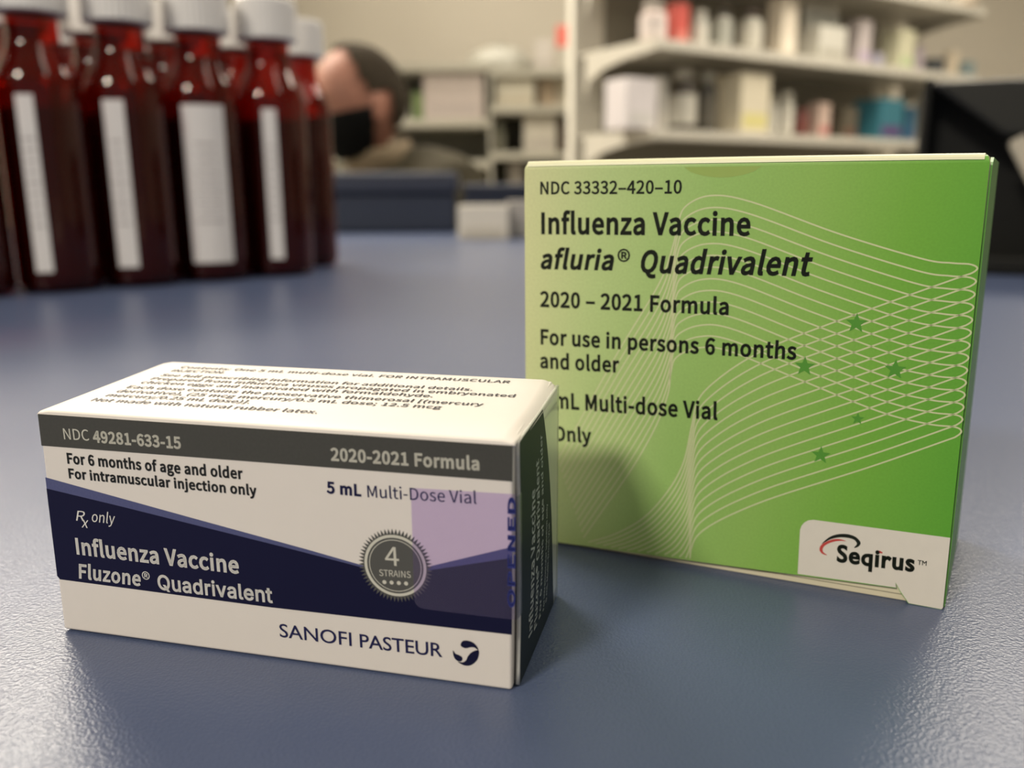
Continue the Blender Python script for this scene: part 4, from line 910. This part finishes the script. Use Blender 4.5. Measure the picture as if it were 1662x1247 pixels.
# jars standing on the wide low box
loc, y = on_shelf(1302, tops[2]+48/1390*2.55+.001, 0.085)
for k, px in enumerate((1284, 1302, 1320)):
    l2, y = on_shelf(px, tops[2], 0.085)
    l2 = (l2[0], l2[1], tops[2] + 48/1390*on_shelf(1302, tops[2], 0.075)[1] + .001)
    goods_bottle('pill_jar', 'small white jar, %s one of three on the wide low pale box' % ('left', 'middle', 'right')[k], l2, 17/1390*y, 36/1390*y, (.50, .49, .44), (.66, .63, .55), (.40, .40, .36), 'three white jars')
shelf_goods(tops[1], [
 ('x', 984, 1050, 74, (.66, .62, .63), (.60, .58, .56), None, 'big white box at the left end'),
 ('x', 1053, 1070, 80, (.50, .48, .44), (.55, .52, .46), None, 'narrow grey box with a blue top'),
 ('b', 1078, 1118, 92, (.045, .035, .025), (.34, .32, .27), (.50, .48, .42), 'dark brown bottle with a pale label and grey cap'),
 ('b', 1120, 1150, 90, (.05, .045, .035), (.34, .33, .28), (.10, .09, .07), 'dark brown bottle without a pale label'),
 ('x', 1154, 1224, 88, (.66, .60, .46), (.66, .60, .26), None, 'large cream box with a yellow lower band'),
 ('b', 1227, 1246, 60, (.58, .56, .49), (.6, .58, .5), (.62, .60, .53), 'slim white bottle right of the cream box'),
 ('b', 1248, 1270, 66, (.60, .58, .50), (.62, .6, .52), (.66, .63, .55), 'white bottle beside the dark red bottle'),
 ('b', 1272, 1294, 42, (.16, .04, .03), (.20, .06, .05), (.17, .05, .04), 'short dark red bottle'),
 ('x', 1296, 1324, 52, (.60, .45, .38), (.5, .2, .18), None, 'pinkish box right of the dark red bottle'),
 ('x', 1328, 1366, 46, (.10, .085, .06), (.12, .06, .04), None, 'dark brown box'),
 ('x', 1370, 1434, 60, (.035, .16, .21), (.10, .05, .16), None, 'broad teal blue box'),
 ('x', 1437, 1458, 52, (.04, .13, .22), (.03, .08, .2), None, 'narrow blue box right of the teal one'),
 ('x', 1460, 1482, 66, (.34, .33, .28), (.30, .30, .25), None, 'grey box at the right end')], 'lower shelf', 'medicines on the lower shelf')
shelf_goods(tops[3], [
 ('x', 1250, 1300, 70, (.55, .52, .46), (.42, .40, .36), None, 'grey white box at the left'),
 ('x', 1310, 1352, 60, (.60, .55, .45), (.46, .42, .34), None, 'cream box beside the grey white one'),
 ('x', 1360, 1424, 64, (.62, .56, .45), (.55, .5, .4), None, 'broad cream box'),
 ('x', 1434, 1480, 60, (.60, .56, .50), (.52, .48, .42), None, 'white box left of the brown bottle'),
 ('b', 1486, 1534, 76, (.26, .15, .06), (.3, .26, .2), (.58, .52, .42), 'brown bottle with a white label')], 'top shelf', 'medicines on the top shelf')
shelf_goods(tops[0], [
 ('x', 1020, 1064, 96, (.55, .52, .44), (.45, .42, .36), None, 'white box at the left'),
 ('x', 1080, 1140, 84, (.34, .36, .33), (.24, .28, .27), None, 'grey green box'),
 ('x', 1160, 1230, 78, (.30, .29, .25), (.25, .24, .2), None, 'dark grey box'),
 ('x', 1270, 1350, 80, (.36, .35, .28), (.30, .28, .22), None, 'olive grey box')], 'lowest visible shelf', 'medicines on the lowest shelf')

# back wall shelves
BY = 3.55
bs = thing('wall_shelving', 'pale shelving along the back wall, between the person and the cream upright', 'shelving', (0, BY, FLOOR_Z))
GREYSH = mat('back_shelf_grey', (0.42, 0.40, 0.33), rough=0.5)
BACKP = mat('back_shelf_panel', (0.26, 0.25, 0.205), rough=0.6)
def bx(px, y=BY): return (px-831)/1390*y
def bz(py, y=BY): return HZ + (308-py)/1390*y
xa, xb, xc = bx(560), bx(797), bx(965)
obj('back_panel', boxbm(xa, xc, 0.40, 0.42, 0.0, bz(112)-FLOOR_Z), BACKP, bs)
for py0, x_0, x_1 in ((118, xa, xb), (200, xa, xb), (262, xa, xb), (126, xb+.012, xc), (180, xb+.012, xc), (250, xb+.012, xc), (318, xa, xc)):
    z = bz(py0)-FLOOR_Z
    bm = bmesh.new(); box(bm, x_0, x_1, 0.0, 0.40, z-0.03, z)
    obj('shelf', bm, GREYSH, bs, bevel=0.003)
for x in (xa-0.012, xb, xc):
    obj('upright', boxbm(x, x+0.012, 0.0, 0.42, 0, bz(118)-FLOOR_Z), GREYSH, bs)
def wall_goods(rows):
    for kind, xl, xr, pt, pb, col_, c2, desc, dy in rows:
        y = BY + dy
        x = (xl+xr)/2; w = (xr-xl)/1390*y; zb = bz(pb) + .0005; h = (pb-pt)/1390*y
        label = desc + ' on the back wall shelving'
        if kind == 'b': goods_bottle('medicine_bottle', label, (bx(x, y), y, zb), w, h, col_, c2, c2, 'medicines on the back wall shelves')
        else: goods_box('storage_box', label, (bx(x, y), y, zb), 0, w*.97, min(.18, w), h, col_, 'boxes on the back wall shelves', c2)
wall_goods([('x', 654, 676, 162, 200, (.50, .49, .43), (.4, .4, .35), 'small white box at the left end', .1),
            ('x', 680, 697, 158, 200, (.22, .30, .12), (.18, .26, .1), 'small green box', .1),
            ('x', 698, 792, 132, 200, (.52, .45, .41), (.46, .40, .37), 'wide pinkish box', .12),
            ('x', 806, 868, 138, 180, (.66, .62, .50), (.58, .52, .40), 'cream box under the white bag', .12),
            ('x', 872, 900, 140, 180, (.62, .50, .36), (.5, .38, .26), 'tan box', .12),
            ('x', 902, 926, 138, 180, (.72, .66, .52), (.6, .54, .42), 'pale yellow box', .12),
            ('x', 850, 902, 193, 250, (.62, .58, .49), (.52, .48, .42), 'white box on the second level', .12),
            ('b', 905, 922, 186, 250, (.14, .075, .03), (.16, .09, .05), 'brown bottle', .12),
            ('b', 802, 822, 204, 250, (.44, .46, .36), (.5, .5, .42), 'pale green bottle', .12),
            ('x', 758, 790, 268, 318, (.46, .42, .33), (.4, .36, .28), 'cream box low down', .12),
            ('x', 826, 850, 266, 318, (.42, .38, .33), (.36, .33, .28), 'grey box low down', .12),
            ('x', 868, 896, 82, 126, (.58, .54, .49), (.5, .46, .42), 'small white box standing on top', .1)])
# bulging white bag on the shelf top
bg = thing('plastic_bag', 'bulging white plastic bag slumped on top of the back wall shelving', 'bag', (bx(815, BY+.15), BY+.15, bz(126)+.001))
bm = bmesh.new(); sphere(bm, (0, 0, .03), (.134, .11, .070), 32, 20)
for v in bm.verts:
    n_ = noise.noise(v.co*14)*0.02 + noise.noise(v.co*40)*0.006
    v.co += v.co.normalized()*n_
    if v.co.z < 0: v.co.z = 0
obj('bag_body', bm, mat('white_bag', (.46, .45, .39), rough=0.5), bg, smooth=True)
bm = bmesh.new()
lathe(bm, [(.018, .075), (.022, .088), (.03, .10), (.034, .108)], 16)
for v in bm.verts: v.co.x += .02*noise.noise(v.co*30)
obj('bag_neck', bm, MATS['white_bag'], bg, smooth=True)
# red tag standing by the upright
sg = thing('red_sign', 'coral red square sign beside the cream upright above the back shelving', 'sign', (bx(915, BY+.05), BY+.05, bz(126)+.0005))
obj('sign_panel', boxbm(-.036, .036, -.006, .006, .085, .165), mat('red_card', (.80, .16, .12), rough=0.5), sg, bevel=0.004)
obj('sign_stand', boxbm(-.012, .012, -.02, .02, 0, .085), mat('sign_stand', (.6, .58, .5), rough=0.5), sg)

# ------------------------------------------------------------------ dark blue counter riser and cartons on the counter
NAVY = mat('navy_laminate', (0.021, 0.030, 0.058), rough=0.45)
NAVY2 = mat('navy_rail_lit', (0.031, 0.038, 0.064), rough=0.4)  # lighter navy, light on the ledge's top band put into the colour
rr = thing('counter_riser', 'dark navy raised ledge across the far end of the counter before the person', 'ledge', (0, 1.28, 0))
xr_ = (742-831)/1390*1.28
obj('riser_panel', boxbm(-0.85, xr_, 0, 0.045, 0.0005, 0.056), NAVY, rr, bevel=0.004)
obj('cap_rail', boxbm(-0.86, xr_+.004, -0.01, 0.06, 0.056, 0.086), NAVY2, rr, bevel=0.006)
rl = thing('counter_riser', 'lower dark navy ledge right of the raised one, behind the white carton', 'ledge', (0, 1.285, 0))
obj('riser_panel', boxbm(xr_+.012, 0.34, 0, 0.035, 0.0005, 0.056), NAVY, rl, bevel=0.004)
obj('cap_rail', boxbm(xr_+.012, 0.345, -0.008, 0.05, 0.056, 0.069), NAVY2, rl, bevel=0.004)
goods_box('small_carton', 'plain white little carton on the counter left of the green carton', ((787-831)/1390*1.10, 1.10, .0003), 0, .062, .05, .0415, (.74, .70, .62), None, (.60, .56, .48), 'carton')
goods_box('small_carton', 'greyish little carton half hidden behind the green carton', ((850-831)/1390*1.13, 1.135, .0003), 0, .042, .05, .046, (.40, .38, .36), None, (.36, .35, .33), 'carton')

# ------------------------------------------------------------------ black organiser at the right
BLK = mat('black_plastic', (0.0075, 0.0078, 0.0065), rough=0.55, spec=0.25)
BLK2 = mat('charcoal_plastic', (0.020, 0.020, 0.017), rough=0.5, spec=0.35)
og_yaw = math.radians(-24)
og = thing('desk_organizer', 'black plastic desk organizer at the right edge behind the green carton', 'organizer', (0.288, 0.626, 0.0005), og_yaw)
bm = bmesh.new()
box(bm, 0, .26, .02, .16, 0, .006); box(bm, 0, .006, .02, .16, .006, .136); box(bm, .254, .26, .02, .16, .006, .136); box(bm, .006, .254, .154, .16, .006, .136)
box(bm, .006, .254, .05, .056, .006, .134)
obj('organizer_body', bm, BLK, og, bevel=0.002)
bm = bmesh.new()
hood = [(.003, .132), (.26, .132), (.26, .094), (.053, .0945)]
a = [bm.verts.new((x, .008, z)) for x, z in hood]; b_ = [bm.verts.new((x, .049, z)) for x, z in hood]
bm.faces.new(a); bm.faces.new(b_[::-1])
for k in range(4): bm.faces.new((a[k-1], a[k], b_[k], b_[k-1]))
obj('slanted_cover', bm, BLK2, og, bevel=0.003)
obj('front_lip', boxbm(0, .26, .0, .006, 0, .012), BLK, og, bevel=0.002)
for k in range(2):
    t = thing('paper_slip', ['cream paper slip leaning in the black organizer, nearer the green carton', 'cream paper slip leaning in the black organizer, at the photo edge'][k], 'paper', (0, 0, 0), 0, 'paper slips in the organizer')
    mx = Matrix.Translation((0.288, 0.626, 0.0005)) @ Matrix.Rotation(og_yaw, 4, 'Z') @ Matrix.Translation((.060 + .023*k, .0063, .0925)) @ Matrix.Rotation(math.radians(-29), 4, 'Y')
    t.matrix_world = mx
    bm = boxbm(-.0044, .006, 0, .0012, -.090, .0)
    obj('sheet', bm, mat('slip_paper', (.55, .50, .40), rough=0.6), t)
    obj('slip_fold', boxbm(-.006, -.0045, 0, .0014, -.088, -.002), mat('slip_paper_edge', (.38, .35, .28), rough=0.6), t)

# ------------------------------------------------------------------ the person behind the ledge
PXc, PYc = -0.316, 1.86
SKIN = mat('skin', (0.34, 0.155, 0.105), rough=0.55, spec=0.35, var=0.08, scale=20)
HAIRM = mat('dark_brown_hair', (0.030, 0.022, 0.013), rough=0.8, spec=0.15, bump=0.5, bscale=160, bdist=0.004)
JACK = mat('olive_jacket', (0.045, 0.038, 0.022), rough=0.8, spec=0.2, var=0.15, scale=25)
MASKM = mat('black_mask_cloth', (0.006, 0.006, 0.0055), rough=0.8, spec=0.15)
TROU = mat('dark_trousers', (0.03, 0.032, 0.045), rough=0.8)
FACE_A = math.radians(214)         # facing: left and a little towards the camera
person = thing('person', 'person in an olive jacket and black face mask, head turned left, behind the navy ledge', 'person', (PXc, PYc, FLOOR_Z))
pz = -FLOOR_Z
HC = Vector((0, 0, pz + 0.236))
HM = Matrix.Translation(HC) @ Matrix.Rotation(FACE_A, 4, 'Z') @ Matrix.Rotation(math.radians(12), 4, 'Y')
def head_pt(d, k=1.0):
    """d: unit direction, x forward, y left, z up -> skull surface"""
    x, y, z = d
    X, Y, Z = 0.098*x, 0.077*y, 0.111*z
    if z < 0:
        t = -z
        Y *= 1 - 0.34*t**1.5
        X *= (1 - 0.42*t**2) if x < 0 else (1 - 0.12*t**2)
        if x > 0: X += 0.012*t*x
    if x < -0.2 and z > -0.4: X *= 1.06
    fz_ = max(0, x)
    X += 0.024*math.exp(-((y/0.14)**2 + ((z+0.17)/0.17)**2))*fz_       # nose
    X -= 0.011*math.exp(-(((abs(y)-0.33)/0.16)**2 + ((z-0.05)/0.11)**2))*fz_   # eye sockets
    X += 0.006*math.exp(-((z-0.24)/0.10)**2 - (y/0.5)**2)*fz_          # brow
    X += 0.007*math.exp(-((y/0.22)**2 + ((z+0.55)/0.10)**2))*fz_       # lips
    X += 0.010*math.exp(-((y/0.25)**2 + ((z+0.85)/0.14)**2))*fz_       # chin
    return Vector((X, Y, Z))*k
def head_shell(k, keep, nu=64, nv=44):
    bm = bmesh.new(); sphere(bm, (0, 0, 0), 1, nu, nv)
    dead = []
    for v in bm.verts:
        d = v.co.normalized()
        if not keep(d): dead.append(v)
        kk = k(d) if callable(k) else k
        v.co = HM @ head_pt(d, kk)
    bmesh.ops.delete(bm, geom=dead, context='VERTS')
    return bm
def evald(o):
    dg = bpy.context.evaluated_depsgraph_get(); dg.update()
    return bpy.data.meshes.new_from_object(o.evaluated_get(dg))
def skin_mesh(nodes, edges, rad, sub=2, root=0):
    me = bpy.data.meshes.new('sk'); me.from_pydata([Vector(n) for n in nodes], edges, [])
    o = link('sk', me)
    o.modifiers.new('skin', 'SKIN')
    for i, r in enumerate(rad):
        sv = me.skin_vertices[0].data[i]; sv.radius = (r, r) if not hasattr(r, '__len__') else r
        sv.use_root = (i == root)
    s = o.modifiers.new('sub', 'SUBSURF'); s.levels = sub; s.render_levels = sub
    r = evald(o); bpy.data.objects.remove(o); bpy.data.meshes.remove(me)
    return r
# body frame: fx forward, lx to the person's left
BA = math.radians(228)
F = Vector((math.cos(BA), math.sin(BA), 0)); Lf = Vector((-F.y, F.x, 0)); Z = Vector((0, 0, 1))
def bp(f, l, z): return F*f + Lf*l + Z*(pz+z) - Vector((0, 0, 0))
hipz = -0.34
nodes = [bp(-.10, 0, hipz), bp(-.09, 0, hipz+.14), bp(-.08, 0, hipz+.28), bp(-.085, 0, .075), bp(-.05, 0, .125), bp(-.015, 0, .17)]
edges = [(0,1),(1,2),(2,3),(3,4),(4,5)]
rad = [(.16,.12), (.145,.11), (.165,.12), (.13,.10), (.058,.06), (.055,.058)]
def limb(start, pts, rs):
    p = start
    for q, r in zip(pts, rs):
        nodes.append(q); rad.append(r); edges.append((p, len(nodes)-1)); p = len(nodes)-1
    return p
wr = []
for s in (1, -1):
    sh = [bp(-.08, .185*s, .055), bp(-.03, .225*s, -.14), bp(.02, .235*s, -.33), bp(.16, .17*s, -.335), bp(.26, .10*s, -.33)]
    w = limb(3, sh, [.062, .052, .044, .036, .027])
    wr.append(w)
    palm = limb(w, [bp(.30, .08*s, -.33), bp(.35, .06*s, -.335)], [(.036,.017), (.038,.015)])
    for k in range(4):
        o_ = (-.028 + .0187*k)
        ln = (.030, .036, .038, .032)[k]
        limb(palm, [bp(.368, .06*s + o_, -.335), bp(.368+ln, .058*s + o_, -.342), bp(.368+ln*1.7, .057*s + o_, -.356)], [.009, .0085, .007])
    limb(w+1, [bp(.315, .08*s - .045*s, -.335), bp(.345, .08*s - .062*s, -.345)], [.011, .009])
for s in (1, -1):
    k = limb(0, [bp(.02, .10*s, hipz-.02), bp(.33, .13*s, hipz), bp(.34, .13*s, -.78), bp(.33, .13*s, -.895), bp(.45, .14*s, -.925)], [.085, .065, .045, .035, .032])
sk = skin_mesh(nodes, edges, rad)
bm = bmesh.new(); bm.from_mesh(sk)
hs = head_shell(1.0, lambda d: True); tm = bpy.data.meshes.new('t'); hs.to_mesh(tm); hs.free(); bm.from_mesh(tm)
for s in (1, -1):
    sphere(bm, HM @ Vector((-.004, .076*s, -.012)), (.016, .007, .032), 16, 12, Matrix.Rotation(FACE_A, 4, 'Z') @ Matrix.Rotation(math.radians(18*s), 4, 'Z'))
me = bpy.data.meshes.new('pb'); bm.to_mesh(me); bm.free()
o = link('tmp', me); rm = o.modifiers.new('r', 'REMESH'); rm.mode = 'VOXEL'; rm.voxel_size = 0.0042
sm = o.modifiers.new('s', 'SMOOTH'); sm.factor = 0.5; sm.iterations = 2
bme = evald(o); bpy.data.objects.remove(o)
bm = bmesh.new(); bm.from_mesh(bme)
bm.verts.ensure_lookup_table(); seen = set(); isl = []
for v0 in bm.verts:
    if v0.index in seen: continue
    st = [v0]; seen.add(v0.index); grp = []
    while st:
        v = st.pop(); grp.append(v)
        for e in v.link_edges:
            w_ = e.other_vert(v)
            if w_.index not in seen: seen.add(w_.index); st.append(w_)
    isl.append(grp)
isl.sort(key=len)
bmesh.ops.delete(bm, geom=[v for g_ in isl[:-1] for v in g_], context='VERTS')
bm.to_mesh(bme); bm.free()
for p in bme.polygons: p.use_smooth = True
bme.materials.clear(); bme.materials.append(SKIN)
link('body', bme, person)
obj('hair', head_shell(lambda d: 1.075 + .02*noise.noise(d*3), lambda d: (d.x < 0.22 and d.z > 0.3) or (d.x < 0.10 and d.z > -0.10 and not (abs(d.y) > .8 and d.z < .12 and d.x > -.3)) or (d.x < -0.35 and d.z > -0.52)), HAIRM, person, smooth=True)
mk = head_shell(lambda d: 1.07 + .05*math.exp(-((d.y/.3)**2))*max(0, d.x), lambda d: d.x > 0.06 and -0.86 < d.z < -0.06 + 0.10*math.exp(-(d.y/.2)**2))
mo = obj('face_mask', mk, MASKM, person, smooth=True)
m = mo.modifiers.new('thick', 'SOLIDIFY'); m.thickness = 0.003
for s in (1, -1):
    bm = bmesh.new(); pts = []
    for k in range(9):
        t_ = k/8
        d = Vector((0.34*(1-t_) - 0.06*t_, s*(0.80+.18*t_), -0.25 + 0.20*t_)).normalized(); pts.append(HM @ head_pt(d, 1.075))
    tube(bm, pts, .0018); obj('ear_loop', bm, MASKM, mo)
    bm = bmesh.new(); sphere(bm, HM @ (head_pt(Vector((.93, .33*s, .04)).normalized(), 0.985)), .0115, 16, 12)
    obj('eye', bm, mat('eye_dark', (.03, .02, .018), rough=0.2), person, smooth=True)
    bm = bmesh.new(); pts = [HM @ head_pt(Vector((.93, s*(.18 + .06*k), .21 + .012*math.sin(k*.6))).normalized(), 1.015) for k in range(6)]
    tube(bm, pts, .004); obj('eyebrow', bm, HAIRM, person)
# jacket: shoulders, sleeves to the wrists, hem at the hips, stand collar
jn = [bp(-.10, 0, hipz+.02), bp(-.09, 0, hipz+.14), bp(-.08, 0, hipz+.28), bp(-.085, 0, .08), bp(-.06, 0, .115)]
nodes[:] = jn; edges[:] = [(0,1),(1,2),(2,3),(3,4)]; rad[:] = [(.185,.145), (.17,.135), (.19,.145), (.155,.12), (.085,.085)]
for s in (1, -1):
    limb(3, [bp(-.08, .19*s, .06), bp(-.03, .23*s, -.14), bp(.02, .24*s, -.335), bp(.16, .172*s, -.338), bp(.25, .106*s, -.33)], [.082, .068, .060, .052, .042])
jm = skin_mesh(nodes, edges, rad)
jb = bmesh.new(); jb.from_mesh(jm)
for v in jb.verts: v.co += v.normal*(.006*noise.noise(v.co*18))
obj('jacket', jb, JACK, person, smooth=True)
bm = bmesh.new()
lathe(bm, [(.070, 0), (.074, .02), (.070, .042), (.066, .042), (.066, .0)], 32)
bm.transform(Matrix.Translation(bp(-.055, 0, .115)) @ Matrix.Rotation(math.radians(14), 4, Lf))
obj('collar', bm, mat('tan_collar', (.20, .15, .09), rough=0.8), person, smooth=True)
nodes[:] = [bp(-.10, 0, hipz)]; edges[:] = []; rad[:] = [(.175, .135)]
for s in (1, -1): limb(0, [bp(.02, .10*s, hipz-.02), bp(.33, .13*s, hipz), bp(.345, .13*s, -.78), bp(.335, .13*s, -.87)], [.10, .082, .066, .058])
tmsh = skin_mesh(nodes, edges, rad)
tb = bmesh.new(); tb.from_mesh(tmsh); obj('trousers', tb, TROU, person, smooth=True)
